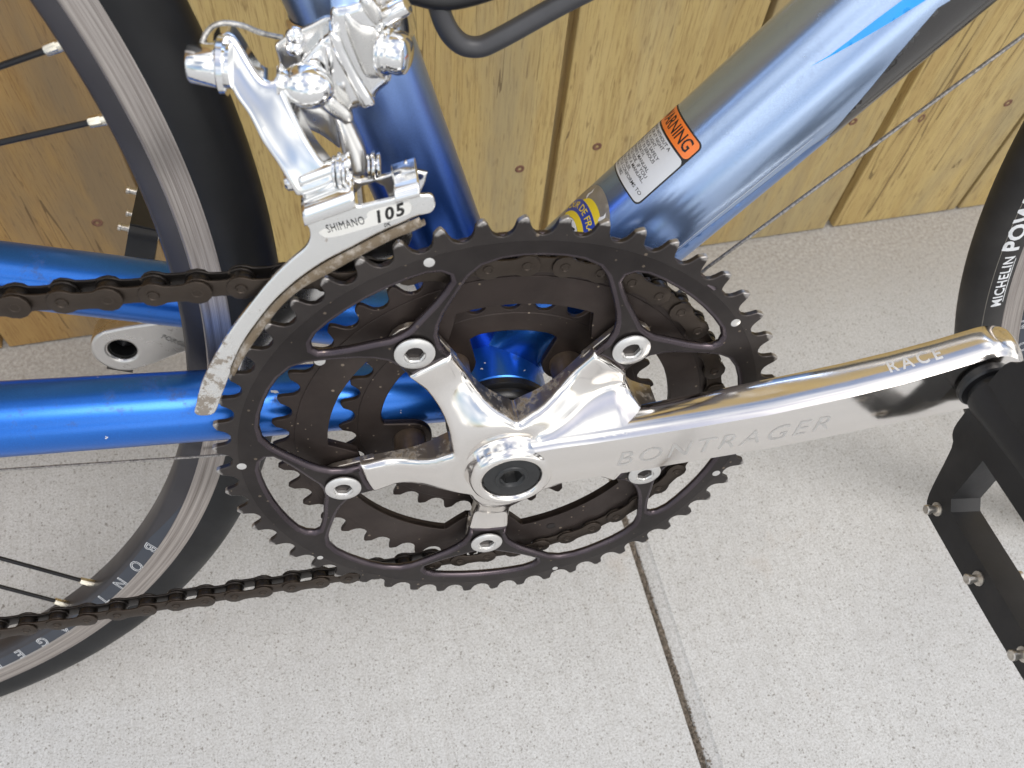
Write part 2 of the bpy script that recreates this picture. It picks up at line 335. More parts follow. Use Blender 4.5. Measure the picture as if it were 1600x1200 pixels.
M['down_paint'] = paint_mat('down_tube_paint', (math.cos(da), 0, math.sin(da)), 0.055, 0.125, silver=(0.34, 0.44, 0.63), chips=False, grimy=0.12, met=0.85, rough0=0.24)
M['down_paint'].node_tree.nodes['Principled BSDF'].inputs['Coat Weight'].default_value = 0.6; M['down_paint'].node_tree.nodes['Principled BSDF'].inputs['Coat Roughness'].default_value = 0.08
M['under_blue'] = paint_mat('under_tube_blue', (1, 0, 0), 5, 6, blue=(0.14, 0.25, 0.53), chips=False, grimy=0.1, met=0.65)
M['blue_paint'] = paint_mat('blue_paint', (1, 0, 0), 5, 6)

# ------------------------------------------------------------------ mesh helpers (millimetres in, metres out)
O_BB = Vector((0.000585, -0.053321, 0.254552))          # bottom bracket centre in the bicycle's own space
def finish(name, verts, faces, mat, parent=None, smooth=True, sharp=None, loc=None):
    me = bpy.data.meshes.new(name); me.from_pydata([tuple(S*c for c in v) for v in verts], [], faces); me.update()
    if smooth:
        me.polygons.foreach_set('use_smooth', [True]*len(me.polygons))
        if sharp: me.set_sharp_from_angle(angle=R_(sharp))
    if mat: me.materials.append(mat)
    o = bpy.data.objects.new(name, me); C.objects.link(o)
    if parent is not None:
        o.parent = parent
        if parent.name == 'bicycle': o.location = O_BB
    elif loc is not None: o.location = loc
    return o
def bevel(o, w, seg=2, ang=35):
    m = o.modifiers.new('bevel', 'BEVEL'); m.width = w*S; m.segments = seg; m.limit_method = 'ANGLE'; m.angle_limit = R_(ang)
    m.harden_normals = False
    return o
def frame_from(axis):
    a = Vector(axis).normalized(); h = Vector((0, 0, 1)) if abs(a.z) < 0.9 else Vector((1, 0, 0))
    u = a.cross(h).normalized(); v = a.cross(u).normalized(); return a, u, v
class MB:
    def __init__(s): s.v = []; s.f = []
    def add(s, v, f):
        n = len(s.v); s.v += [tuple(p) for p in v]; s.f += [tuple(i+n for i in q) for q in f]; return s
    def cyl(s, a, b, r0, r1=None, n=24, cap=True):
        r1 = r0 if r1 is None else r1; a = Vector(a); b = Vector(b); ax, u, v = frame_from(b-a)
        vs = [a + r0*(math.cos(t)*u+math.sin(t)*v) for t in np.linspace(0, 2*PI, n, endpoint=False)]
        vs += [b + r1*(math.cos(t)*u+math.sin(t)*v) for t in np.linspace(0, 2*PI, n, endpoint=False)]
        fs = [(i, (i+1) % n, n+(i+1) % n, n+i) for i in range(n)]
        if cap: fs += [tuple(range(n))[::-1], tuple(range(n, 2*n))]
        return s.add(vs, fs)
    def lathe(s, org, axis, prof, n=48, rfun=None, closed=False):
        """prof: list of (radius, distance along axis[, hexflag])"""
        org = Vector(org); ax, u, v = frame_from(axis); vs = []; m = len(prof)
        for k, p in enumerate(prof):
            for i in range(n):
                t = 2*PI*i/n; r = p[0]
                if len(p) > 2 and p[2]: 
                    tt = (t % (PI/3)) - PI/6; r = p[0]*(1-p[2]+p[2]*math.cos(PI/6)/math.cos(tt))
                vs.append(org + ax*p[1] + r*(math.cos(t)*u+math.sin(t)*v))
        fs = []
        for k in range(m if closed else m-1):
            k2 = (k+1) % m
            for i in range(n): fs.append((k*n+i, k*n+(i+1) % n, k2*n+(i+1) % n, k2*n+i))
        return s.add(vs, fs)
    def tube(s, pts, r, n=10, cap=True):
        pts = [Vector(p) for p in pts]; N = len(pts); rs = r if isinstance(r, (list, tuple)) else [r]*N
        t0 = (pts[1]-pts[0]).normalized(); _, u, v = frame_from(t0); vs = []
        for i, p in enumerate(pts):
            t = (pts[min(i+1, N-1)] - pts[max(i-1, 0)]).normalized()
            u = (u - t*u.dot(t)).normalized(); v = t.cross(u)
            for k in range(n):
                a = 2*PI*k/n; vs.append(p + rs[i]*(math.cos(a)*u+math.sin(a)*v))
        fs = [(i*n+k, i*n+(k+1) % n, (i+1)*n+(k+1) % n, (i+1)*n+k) for i in range(N-1) for k in range(n)]
        if cap: fs += [tuple(range(n))[::-1], tuple(range((N-1)*n, N*n))]
        return s.add(vs, fs)
    def box(s, lo, hi, R=None, org=(0, 0, 0)):
        vs = [(x, y, z) for x in (lo[0], hi[0]) for y in (lo[1], hi[1]) for z in (lo[2], hi[2])]
        if R is not None: vs = [tuple(Vector(org) + R @ Vector(p)) for p in vs]
        return s.add(vs, [(0,1,3,2),(4,6,7,5),(0,4,5,1),(2,3,7,6),(0,2,6,4),(1,5,7,3)])
    def build(s, name, mat, parent=None, smooth=True, sharp=35):
        return finish(name, s.v, s.f, mat, parent, smooth, sharp)
def smooth_path(pts, n=8, closed=False):
    P = [np.array(p, float) for p in pts]; out = []; N = len(P)
    rngi = range(N if closed else N-1)
    for i in rngi:
        p0 = P[(i-1) % N] if closed or i > 0 else 2*P[0]-P[1]; p1 = P[i]; p2 = P[(i+1) % N]
        p3 = P[(i+2) % N] if closed or i < N-2 else 2*P[-1]-P[-2]
        for k in range(n):
            t = k/n; out.append(tuple(0.5*((2*p1)+(-p0+p2)*t+(2*p0-5*p1+4*p2-p3)*t*t+(-p0+3*p1-3*p2+p3)*t**3)))
    if not closed: out.append(tuple(P[-1]))
    return out
def resample(poly, step):
    P = np.array(poly, float); out = []
    for a, b in zip(P, np.roll(P, -1, axis=0)):
        if np.linalg.norm(b-a) < 1e-4: continue
        n = max(1, int(round(np.linalg.norm(b-a)/step))); out += [a+(b-a)*k/n for k in range(n)]
    return np.array(out)
def inside(pts, poly):
    x, y = pts[:, 0], pts[:, 1]; c = np.zeros(len(pts), bool); P = np.array(poly); Q = np.roll(P, -1, axis=0)
    for (x0, y0), (x1, y1) in zip(P, Q):
        if y0 == y1: continue
        c ^= ((y0 > y) != (y1 > y)) & (x < (x1-x0)*(y-y0)/(y1-y0)+x0)
    return c
def edge_dist(pts, loops):
    d = np.full(len(pts), 1e9)
    for poly in loops:
        P = np.array(poly); Q = np.roll(P, -1, axis=0)
        for a, b in zip(P, Q):
            ab = b-a; L = ab@ab
            if L < 1e-12: continue
            t = np.clip(((pts-a)@ab)/L, 0, 1); dd = np.linalg.norm(pts-a-t[:, None]*ab, axis=1); d = np.minimum(d, dd)
    return d
def mesh2d(outline, holes=(), step=2.0, bstep=None, insets=(), grid=True):
    """triangulated region: returns pts (N,2), tris, loops of boundary indices"""
    bstep = bstep or step
    loops = [resample(outline, bstep)] + [resample(h, bstep) for h in holes]
    pts = []; lidx = []
    for L in loops:
        lidx.append(list(range(len(pts), len(pts)+len(L)))); pts += list(L)
    extra = []
    for L in loops:
        area = 0.5*np.sum(L[:, 0]*np.roll(L[:, 1], -1)-np.roll(L[:, 0], -1)*L[:, 1])
        tn = np.roll(L, -1, axis=0)-np.roll(L, 1, axis=0); tn /= np.linalg.norm(tn, axis=1)[:, None]+1e-9
        nr = np.stack([-tn[:, 1], tn[:, 0]], 1)*(1 if area > 0 else -1)
        if L is not loops[0]: nr = -nr
        for ins in insets:
            q = L+nr*ins; dd = edge_dist(q, loops); extra.append(q[dd > ins*0.93])
    if grid:
        lo = loops[0].min(0); hi = loops[0].max(0); nx = int((hi[0]-lo[0])/step)+2; ny = int((hi[1]-lo[1])/(step*0.866))+2
        gp = np.array([(lo[0]+(i+0.5*(j % 2))*step, lo[1]+j*step*0.866) for j in range(ny) for i in range(nx)])
        ok = inside(gp, loops[0])
        for h in loops[1:]: ok &= ~inside(gp, h)
        gp = gp[ok]
        if len(gp):
            dd = edge_dist(gp, loops); mn = (max(insets)+step*0.5) if insets else step*0.45
            extra.append(gp[dd > mn])
    ex = np.concatenate(extra) if extra else np.zeros((0, 2))
    if len(ex):
        ok = inside(ex, loops[0])
        for h in loops[1:]: ok &= ~inside(ex, h)
        ex = ex[ok]
        key = {}; keep = []
        for i, p in enumerate(ex):
            k = (round(p[0]/(bstep*0.35)), round(p[1]/(bstep*0.35)))
            if insets: k = (round(p[0]/0.12), round(p[1]/0.12))
            if k not in key: key[k] = 1; keep.append(i)
        ex = ex[keep]
    allp = np.concatenate([np.array(pts), ex]) if len(ex) else np.array(pts)
    edges = [(L[i], L[(i+1) % len(L)]) for L in lidx for i in range(len(L))]
    v, e, f, ov, oe, of = delaunay_2d_cdt([Vector((float(p[0]), float(p[1]))) for p in allp], edges, [], 0, 1e-5)
    V = np.array([(p.x, p.y) for p in v]); remap = {}
    for new, olds in enumerate(ov):
        for o in olds: remap[o] = new
    F = np.array([t for t in f if len(t) == 3])
    cen = V[F].mean(1); ok = inside(cen, loops[0])
    for h in loops[1:]: ok &= ~inside(cen, h)
    F = F[ok]
    a, b, c = V[F[:, 0]], V[F[:, 1]], V[F[:, 2]]
    ar = (b[:, 0]-a[:, 0])*(c[:, 1]-a[:, 1])-(b[:, 1]-a[:, 1])*(c[:, 0]-a[:, 0])
    F = F[np.abs(ar) > 1e-7]; ar = ar[np.abs(ar) > 1e-7]; F[ar < 0] = F[ar < 0][:, ::-1]
    return V, F, [[remap[i] for i in L] for L in lidx], loops
def plate(name, outline, holes, y0, y1, mat, parent, bstep=2.0, bev=0.0, seg=2):
    """flat plate in the XZ plane between y0 (front, towards the viewer) and y1 (back)"""
    V, F, L, _ = mesh2d(outline, holes, 50, bstep, grid=False)
    n = len(V); vs = [(p[0], y0, p[1]) for p in V]+[(p[0], y1, p[1]) for p in V]
    fs = [tuple(t) for t in F]+[tuple(int(i)+n for i in t[::-1]) for t in F]
    for loop in L:
        for i in range(len(loop)):
            a, b = loop[i], loop[(i+1) % len(loop)]; fs.append((a, b, b+n, a+n))
    fs = [tuple(int(i) for i in q) for q in fs]
    me = bpy.data.meshes.new(name); me.from_pydata([tuple(S*c for c in v) for v in vs], [], fs)
    bm = bmesh.new(); bm.from_mesh(me); bmesh.ops.dissolve_limit(bm, angle_limit=R_(0.5), verts=bm.verts, edges=bm.edges)
    bmesh.ops.recalc_face_normals(bm, faces=bm.faces); bm.to_mesh(me); bm.free()
    me.materials.append(mat); o = bpy.data.objects.new(name, me); C.objects.link(o); o.parent = parent
    if parent is not None and parent.name == 'bicycle': o.location = O_BB
    me.polygons.foreach_set('use_smooth', [True]*len(me.polygons)); me.set_sharp_from_angle(angle=R_(40))
    if bev: bevel(o, bev, seg, 50)
    return o
def pillow(name, outline, holes, front, back, mat, parent, w=2.0, D=1.5, step=1.2, bstep=0.8, mapf=None, dome=0.0):
    """plate whose front is y=front(x,z) with a rounded margin of width w and depth D; back is y=back(x,z)"""
    fr = front if callable(front) else (lambda x, z: front+0*x); bk = back if callable(back) else (lambda x, z: back+0*x)
    ins = [w*k for k in (0.06, 0.2, 0.42, 0.7, 1.0)]
    V, F, L, loops = mesh2d(outline, holes, step, bstep, insets=ins)
    d = edge_dist(V, loops); t = np.clip(d/w, 0, 1); rise = D*(1-np.sqrt(np.clip(1-(1-t)**2, 0, 1)))
    if dome: rise = rise-dome*(1-np.exp(-(d/(w*1.6))**1.5))
    x, z = V[:, 0], V[:, 1]; yf = fr(x, z)+rise; yb = bk(x, z)
    vs = [(x[i], yf[i], z[i]) for i in range(len(V))]; fs = [tuple(int(i) for i in t_) for t_ in F]
    for loop in L:
        n = len(vs); m = len(loop)
        vs += [(x[i], yf[i], z[i]) for i in loop]+[(x[i], yb[i], z[i]) for i in loop]
        fs += [(n+i, n+(i+1) % m, n+m+(i+1) % m, n+m+i) for i in range(m)]
    n = len(vs); vs += [(x[i], yb[i], z[i]) for i in range(len(V))]; fs += [tuple(int(i)+n for i in t_[::-1]) for t_ in F]
    if mapf: vs = [mapf(*p) for p in vs]
    return finish(name, vs, fs, mat, parent, True, 60)
def sub(o, name, *a): return o
def text_data(s, size, shear=0.0, outline=False, bold=0.0, spacing=1.0, xs=1.0, cuts=0):
    """flat lettering as (verts (N,2), faces) using the built-in font; outline=True gives thin tubes"""
    cu = bpy.data.curves.new('t', 'FONT'); cu.body = s; cu.size = size; cu.shear = shear; cu.space_character = spacing
    cu.resolution_u = 3; cu.align_x = 'CENTER'; cu.align_y = 'CENTER'; cu.offset = bold
    if outline: cu.fill_mode = 'NONE'; cu.bevel_depth = outline; cu.bevel_resolution = 0
    o = bpy.data.objects.new('t', cu); C.objects.link(o)
    dg = bpy.context.evaluated_depsgraph_get(); ev = o.evaluated_get(dg); me = ev.to_mesh()
    v = [(p.co.x*xs, p.co.y, p.co.z) for p in me.vertices]; f = [tuple(p.vertices) for p in me.polygons]
    if cuts:
        bm = bmesh.new(); bm.from_mesh(me)
        ys = [p[1] for p in v]; lo, hi = min(ys), max(ys)
        for k in range(1, cuts): bmesh.ops.bisect_plane(bm, geom=bm.verts[:]+bm.edges[:]+bm.faces[:], plane_co=(0, lo+(hi-lo)*k/cuts, 0), plane_no=(0, 1, 0))
        bm.verts.index_update(); v = [(p.co.x*xs, p.co.y, p.co.z) for p in bm.verts]; f = [tuple(q.index for q in p.verts) for p in bm.faces]; bm.free()
    ev.to_mesh_clear(); bpy.data.objects.remove(o); bpy.data.curves.remove(cu)
    return v, f
def text_obj(name, s, size, mapf, mat, parent, **kw):
    v, f = text_data(s, size, **kw); return finish(name, [mapf(*p) for p in v], f, mat, parent, False)
def polar(r, deg): return (r*math.cos(R_(deg)), r*math.sin(R_(deg)))

# ------------------------------------------------------------------ setting: ground, joint, fence
def tag(o, label=None, cat=None, group=None, kind=None):
    if label: o['label'] = label
    if cat: o['category'] = cat
    if group: o['group'] = group
    if kind: o['kind'] = kind
    return o
FY = 0.2368
def slab(name, x0, x1, y0, y1, round0=0, round1=0):
    """sidewalk slab whose edge at the joint is tooled (rounded)"""
    prof = []
    if round0: prof += [(x0, -60), (x0, -4.0), (x0+0.8, -3.0), (x0+round0*0.45, -2.0), (x0+round0*0.8, -1.2), (x0+round0*0.93, -0.5), (x0+round0, 0)]
    else: prof += [(x0, -60), (x0, 0)]
    if round1: prof += [(x1-0.6, 0), (x1, -0.5), (x1, -60)]
    else: prof += [(x1, 0), (x1, -60)]
    ys = np.linspace(y0, y1, 2); vs = []; n = len(prof)
    for y in ys: vs += [(px, y, pz) for px, pz in prof]
    fs = [(i, i+1, n+i+1, n+i) for i in range(n-1)]+[tuple(range(n)), tuple(range(n, 2*n))[::-1]]
    me = bpy.data.meshes.new(name); me.from_pydata([tuple(S*c for c in v) for v in vs], [], fs)
    bm = bmesh.new(); bm.from_mesh(me); bmesh.ops.recalc_face_normals(bm, faces=bm.faces); bm.to_mesh(me); bm.free()
    me.materials.append(M['concrete']); o = bpy.data.objects.new(name, me); C.objects.link(o)
    return tag(o, kind='structure')
slab('pavement', -1400, 111.4, -1500, 252, 0, 1)
slab('pavement', 116.2, 1500, -1500, 252, 9.0, 0)
gb = MB().box((-60000, -60000, -140), (60000, 60000, -61)).build('ground', M['concrete'], None, False); tag(gb, kind='structure')
# grit packed in the joint: one uneven ribbon
ny, nx = 520, 7; vs = []; fs = []
for j in range(ny):
    y = -420+672*j/(ny-1)
    for i in range(nx):
        t = i/(nx-1); x = 111.2+(5.6+0.8*math.sin(y*0.05)+0.7*math.sin(y*0.17+1))*t
        h = -3.4+1.5*rng.random()+0.9*math.sin(y*0.11+i)*0.5-1.2*(abs(t-0.5)*2)**4
        vs.append((x+rng.normal(0, 0.25), y+rng.normal(0, 0.3), min(h, -1.0)))
fs = [(j*nx+i, j*nx+i+1, (j+1)*nx+i+1, (j+1)*nx+i) for j in range(ny-1) for i in range(nx-1)]
jg = finish('joint_grit', vs, fs, M['grit'], None, True); tag(jg, 'brown grit and sand packed in the joint between two concrete slabs', 'grit', kind='stuff')
bm = bmesh.new()
for k in range(420):
    y = rng.uniform(-200, 240); r = rng.uniform(0.3, 1.0); x = 111.8+rng.uniform(0, 4.6)
    mtx = Matrix.Translation(((x)*S, y*S, (-2.4+rng.uniform(0, 0.6))*S)) @ Matrix.Rotation(rng.uniform(0, 3), 4, 'Z') @ Matrix.Diagonal((r*S, r*S*rng.uniform(.6, 1.2), r*0.7*S, 1))
    bmesh.ops.create_icosphere(bm, subdivisions=1, radius=1, matrix=mtx)
for k in range(260):
    y = -90-120*rng.random()**0.8; r = rng.uniform(0.3, 0.9); x = 111.0+rng.uniform(0, 8.0)*min(1, (-y-60)/90)
    mtx = Matrix.Translation((x*S, y*S, (-1.7+rng.uniform(0, 1.1))*S)) @ Matrix.Rotation(rng.uniform(0, 3), 4, 'Z') @ Matrix.Diagonal((r*S, r*S*rng.uniform(.6, 1.4), r*0.6*S, 1))
    bmesh.ops.create_icosphere(bm, subdivisions=1, radius=1, matrix=mtx)
me = bpy.data.meshes.new('pebbles'); bm.to_mesh(me); bm.free(); me.materials.append(M['grit'])
pb = bpy.data.objects.new('pebbles', me); C.objects.link(pb); tag(pb, 'tiny sand grains and pebbles lying loose in the slab joint', 'pebbles', kind='stuff')

fence = bpy.data.objects.new('wooden_fence', None); C.objects.link(fence); fence.location = (0, FY, 0)
tag(fence, 'yellowish wooden board fence standing on the concrete behind the bicycle', 'fence')
gaps = [(-1100, -1096), (-968, -964), (-836, -831), (-704, -700), (-571, -567), (-439, -434), (-308, -303), (-171, -166), (-33, -28.5), (103.9, 110.3), (236.5, 241.5), (370.4, 379.0), (502.2, 506.0), (636, 641), (770, 775), (904, 909), (1038, 1042), (1172, 1176)]
def board(x0, x1, k):
    h = 1180; z0 = 1.5
    m = MB().box(((x0)*S*1000, 0, z0), (x1, 19, h))
    vs = [(a, b, c) for a, b, c in m.v]
    o = finish('board', vs, m.f, M['wood_dark'] if x1 < -150 else M['wood'], None, False); o.parent = fence  # leftmost boards take a darker, browner tint of the wood
    if x1 < -150: o['label'] = 'darker brown board'
    bevel(o, 0.8, 2, 60); return o
for k in range(len(gaps)-1): board(gaps[k][1], gaps[k+1][0], k)
for z in (260, 1000):
    o = MB().box((-1100, 19.2, z), (1176, 57, z+88)).build('rail', M['wood'], None, False); o.parent = fence; bevel(o, 2, 2, 60)
def screw_mesh():
    m = MB().lathe((0, 0, 0), (0, -1, 0), [(0.01, -0.9), (1.1, -0.9, 1), (1.3, -0.1, 1), (2.9, 0.35), (3.5, 0.0), (3.6, -1.0)], 18)
    return m
sm = screw_mesh(); first = None
for (x, z) in [(83.0, 121.3), (138.8, 133.9), (343.6, 127.4), (479.1, 126.9), (-202.7, 120.2), (-60, 127), (210, 126), (268, 131), (-130, 124)]:
    if first is None:
        first = sm.build('screw', M['screw']); o = first
    else: o = first.copy(); C.objects.link(o)
    o.parent = fence; o.location = (x*S, -0.0002, z*S)
# knots: proud dark ovals with a slit
def knot(x, z, rx, rz):
    m = MB(); n = 16; prof = [(1.0, 0.05), (0.8, 0.25), (0.5, 0.1), (0.28, -0.4), (0.01, -0.5)]
    vs = []
    for r, h in prof:
        vs += [(r*rx*math.cos(2*PI*i/n)*(1+0.12*math.sin(3*i)), -h, r*rz*math.sin(2*PI*i/n)) for i in range(n)]
    fs = [(k*n+i, k*n+(i+1) % n, (k+1)*n+(i+1) % n, (k+1)*n+i) for k in range(len(prof)-1) for i in range(n)]
    o = finish('knot', vs, fs, M['screw'], None); o.parent = fence; o.location = (x*S, 0, z*S)
knot(405.0, 122.0, 2.8, 4.2)

# ------------------------------------------------------------------ bicycle
bike = bpy.data.objects.new('bicycle', None); C.objects.link(bike)
bike.rotation_euler = Matrix(((0.996698, 0.079905, 0.014445), (-0.081169, 0.975491, 0.204523), (0.002251, -0.205020, 0.978755))).to_euler()
tag(bike, 'blue and silver road bicycle with polished crank leaning on the wooden fence', 'bicycle')
def part(o, label=None):
    if label: o['label'] = label
    return o

# ---- frame tubes
def tube_between(a, b, ra, rb=None, n=64, seg=24, name='tube', mat=None, oval=1.0, parent=bike):
    m = MB(); a = Vector(a); b = Vector(b); rb = rb or ra
    ax = (b-a).normalized(); y = Vector((0, 1, 0)); y = (y-ax*y.dot(ax)).normalized(); u = ax.cross(y)
    vs = []
    for k in range(seg+1):
        t = k/seg; c = a+(b-a)*t; r = ra+(rb-ra)*t
        vs += [c+r*(math.cos(p)*u*oval+math.sin(p)*y) for p in np.linspace(0, 2*PI, n, endpoint=False)]
    fs = [(k*n+i, k*n+(i+1) % n, (k+1)*n+(i+1) % n, (k+1)*n+i) for k in range(seg) for i in range(n)]+[tuple(range(n))[::-1], tuple(range(seg*n, seg*n+n))]
    m.add(vs, fs); return m.build(name, mat, parent, True, 50)
sdv = Vector((-math.cos(sa), 0, math.sin(sa))); ddv = Vector((math.cos(da), 0, math.sin(da)))
part(tube_between(sdv*2+Vector((0.8,0,0)), sdv*430+Vector((0.8,0,0)), 16.3, name='seat_tube', mat=M['seat_paint']), 'seat tube fading from deep blue to pale silver blue')
part(tube_between(ddv*2, ddv*520, 22.1, name='down_tube', mat=M['down_paint']), 'thick silver blue down tube')
part(tube_between((-8, -14, -5), (-395, -64, 66.5), 13.6, 13.2, name='chainstay', mat=M['blue_paint']), 'near blue chainstay with white paint chips')
part(tube_between((-14, 17, 1), (-395, 64, 67), 13.4, 12.8, name='chainstay', mat=M['blue_paint']), 'far blue chainstay behind the chain')
m = MB().lathe((0, 34, 0), (0, -1, 0), [(15, 0), (20, 0), (21, 1), (21, 67), (20.2, 68), (15, 68)], 64); m.build('bottom_bracket_shell', M['blue_paint'], bike)
m = MB().lathe((0, -34.1, 0), (0, -1, 0), [(12, 0), (21.2, 0), (21.6, .5), (21.6, 3.2), (20.6, 3.8), (19.2, 3.9), (19.0, 5.5), (17.8, 6.4), (17.4, 7.6), (12, 7.8)], 64)
m.build('bearing_cup', M['black_satin'], bike)
m = MB().lathe((0, -40.5, 0), (0, -1, 0), [(8, 0), (13.8, 0), (14.6, .8), (15.4, 6), (18.5, 10), (22, 14)], 48); m.build('crank_boss', M['chrome_dirty'], bike)
# cable guide run
def cable(pts, r, mat, name='cable', n=8): return MB().tube(pts, r, n).build(name, mat, bike)
part(cable([(2, -12, -36), (-18.7, -12, -38.5), (-116.3, -12, -34.3), (-203.3, -12, -29.2), (-330, -30, 10)], 0.62, M['cable_sleeve']), 'bare rear shift cable below the chainstay')
part(cable([(2, -12, -36), (40, -12, -6), (84.6, -12, 48.4), (175.5, -12, 137.5), (330, -14, 290)], 0.72, M['cable_sleeve']), 'bare shift cable under the down tube')
part(MB().box((-14, -20, -40), (14, 20, -19)).build('cable_guide', M['black'], bike, False))

# ---- down tube print
def on_tube(ax, r, off=0.06):
    perp = Vector((-ax.z, 0, ax.x))
    def f(a, phi_deg, h=0.0):
        p = R_(phi_deg); q = ax*a+(perp*math.cos(p)+Vector((0, -1, 0))*math.sin(p))*(r+off+h); return tuple(q)
    return f
DT = on_tube(ddv, 22.1, 0.0)
K = 180/PI/22.1                      # degrees per millimetre round the down tube
def tube_patch(name, poly_mm, off, mat, parent=bike, label=None):
    """poly in (a, arc mm) on the down tube"""
    V, F, L, _ = mesh2d(poly_mm, (), 2.0, 1.2); vs = [DT(p[0], p[1]*K, off) for p in V]
    return part(finish(name, vs, [tuple(int(i) for i in t) for t in F], mat, parent, True), label)
def rrect(x0, x1, y0, y1, r, n=5):
    out = []
    for cx, cy, a0 in ((x1-r, y1-r, 0), (x0+r, y1-r, 90), (x0+r, y0+r, 180), (x1-r, y0+r, 270)):
        out += [(cx+r*math.cos(R_(a0+90*k/n)), cy+r*math.sin(R_(a0+90*k/n))) for k in range(n+1)]
    return out
A = lambda deg: deg/K
lab = tube_patch('warning_label', rrect(94.6, 125.2, A(40.6)-38.6, A(40.6), 2.2), 0.05, M['print'], bike, 'orange and white warning label on the down tube')
tube_patch('label_panel', rrect(95.2, 116.6, A(40.6)-38, A(40.6)-0.6, 1.8), 0.09, M['label_white'], lab)
tube_patch('label_band', rrect(117.4, 124.6, A(40.6)-38, A(40.6)-0.6, 1.8), 0.09, M['label_orange'], lab)
def label_text(s, a, arc, size, left=False, **kw):
    # reading direction runs round the tube towards the viewer, letter tops towards the head tube
    if left: x0 = min(p[0] for p in text_data(s, size, **kw)[0]); arc = arc-x0
    def mp(x, y, z): return DT(a+y, (arc+x)*K, 0.13)
    return text_obj('lettering', s, size, mp, M['print'], lab, **kw)
label_text('! WARNING', 120.9, A(40.6)-17.0, 6.6, xs=0.80, bold=0.1)
rows = ['NEVER RIDE WITHOUT A', 'HELMET, OR AT NIGHT', 'WITHOUT A LIGHT.', 'FAILURE TO RIDE SAFELY', 'MAY RESULT IN SERIOUS', 'INJURY OR DEATH.', 'READ OWNER\'S MANUAL', 'BEFORE YOU RIDE.  IF YOU', 'DO NOT HAVE A MANUAL,', 'ASK YOUR DEALER.', 'THIS BICYCLE CONFORMS TO', 'BS 6102/Part 1:1982']
for i, s in enumerate(rows): label_text(s, 115.2-i*1.70, A(40.6)-33.0, 1.80, True, xs=1.26, bold=0.015)
# round race badge low on the tube
def ell(cx, cy, rx, ry, n=40, a0=0, a1=360): return [(cx+rx*math.cos(R_(a0+(a1-a0)*k/n)), cy+ry*math.sin(R_(a0+(a1-a0)*k/n))) for k in range(n)]
BA, BC = 75.0, A(6)
bad = tube_patch('race_badge', ell(BA, BC, 12.5, 15.0), 0.05, M['badge_grey'], bike, 'round blue and yellow race badge sticker')
tube_patch('badge_sun', ell(BA+2.2, BC+2, 5.4, 8.5), 0.08, M['yellow'], bad)
def band(r0, r1, a0, a1, n=24): return [(BA-9+r*1.0*math.cos(R_(t)), BC+1+r*1.25*math.sin(R_(t))) for r, t in [(r1, a0+(a1-a0)*k/n) for k in range(n+1)]+[(r0, a1+(a0-a1)*k/n) for k in range(n+1)]]
tube_patch('badge_band', band(8.6, 13.6, -68, 68), 0.10, M['badge_blue'], bad)
tube_patch('badge_band', band(6.2, 8.6, -66, 66), 0.10, M['yellow'], bad)
def badge_txt(x, y, z):
    t = x/11.2; r = 11.1+y; return DT(BA-9+r*math.cos(t), (BC+1+r*1.25*math.sin(t))*K, 0.15)
text_obj('lettering', 'TOUR DE FRANCE', 3.7, badge_txt, M['yellow'], bad, xs=0.92, bold=0.05)
tube_patch('badge_panel', band(1.5, 6.0, -80, 80), 0.11, M['white'], bad)
tube_patch('badge_figure', [(BA-6.5+p, BC+q) for p, q in ((0,-6),(2,-4.5),(1,-2),(3,-1),(1.5,1),(2.5,3.5),(0,5),(-1.5,3),(-0.5,0.5),(-2,-2),(-1,-4))], 0.14, M['print'], bad)
for q in (6.8, -7.4):
    tube_patch('badge_leaf', [(BA+6.2+a, BC+q+b) for a, b in ((0,0),(1.6,0.9),(3.2,0.4),(1.8,1.8),(0.3,1.6),(-1.4,2.6),(-1.0,0.8))], 0.12, M['white'], bad)
# swoosh and dark wedge
tube_patch('stripe', [(165.4, A(49)), (172, A(52.5)), (179.4, A(54)), (188, A(55.5)), (196.4, A(57.5)), (215, A(60)), (240, A(62)), (240, A(80)), (215, A(74)), (201.2, A(69.9)), (190, A(64.5)), (181.9, A(60)), (172, A(53.8))], 0.06, M['stripe'], bike, 'bright blue swoosh on the down tube')
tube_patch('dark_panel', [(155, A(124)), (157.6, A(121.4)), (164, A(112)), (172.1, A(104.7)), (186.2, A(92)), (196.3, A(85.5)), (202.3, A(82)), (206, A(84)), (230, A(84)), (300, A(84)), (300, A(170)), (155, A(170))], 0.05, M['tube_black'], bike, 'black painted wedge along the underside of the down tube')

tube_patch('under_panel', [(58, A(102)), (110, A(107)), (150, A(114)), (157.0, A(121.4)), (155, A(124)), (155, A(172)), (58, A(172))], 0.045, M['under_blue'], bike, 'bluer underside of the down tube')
tube_patch('pinstripe', [(80, A(101)), (107.4, A(101.5)), (132, A(103)), (152, A(104.5)), (152, A(105.0)), (132, A(103.6)), (107.4, A(102.2)), (80, A(101.6))], 0.06, M['label_white'], bike)

# ---- bottle cage
pts = smooth_path([(-27, -3, 190), (-19, -3, 162), (-15.5, -3, 147), (-11, -3, 139.6), (-5, -3, 137.5), (2, -3, 140), (20, -3, 149.5), (48, -3, 164), (80, -3, 190)], 6)
part(MB().tube(pts, [3.3]*len(pts), 14).build('bottle_cage', M['cagepl'], bike), 'dark grey bottle cage loop between the tubes')
pts = smooth_path([(-26, -5, 156), (-14, -4, 153), (2, -3, 156), (24, -3, 164)], 6)
MB().tube(pts, [3.2]*len(pts), 12).build('cage_tab', M['black_satin'], bike)

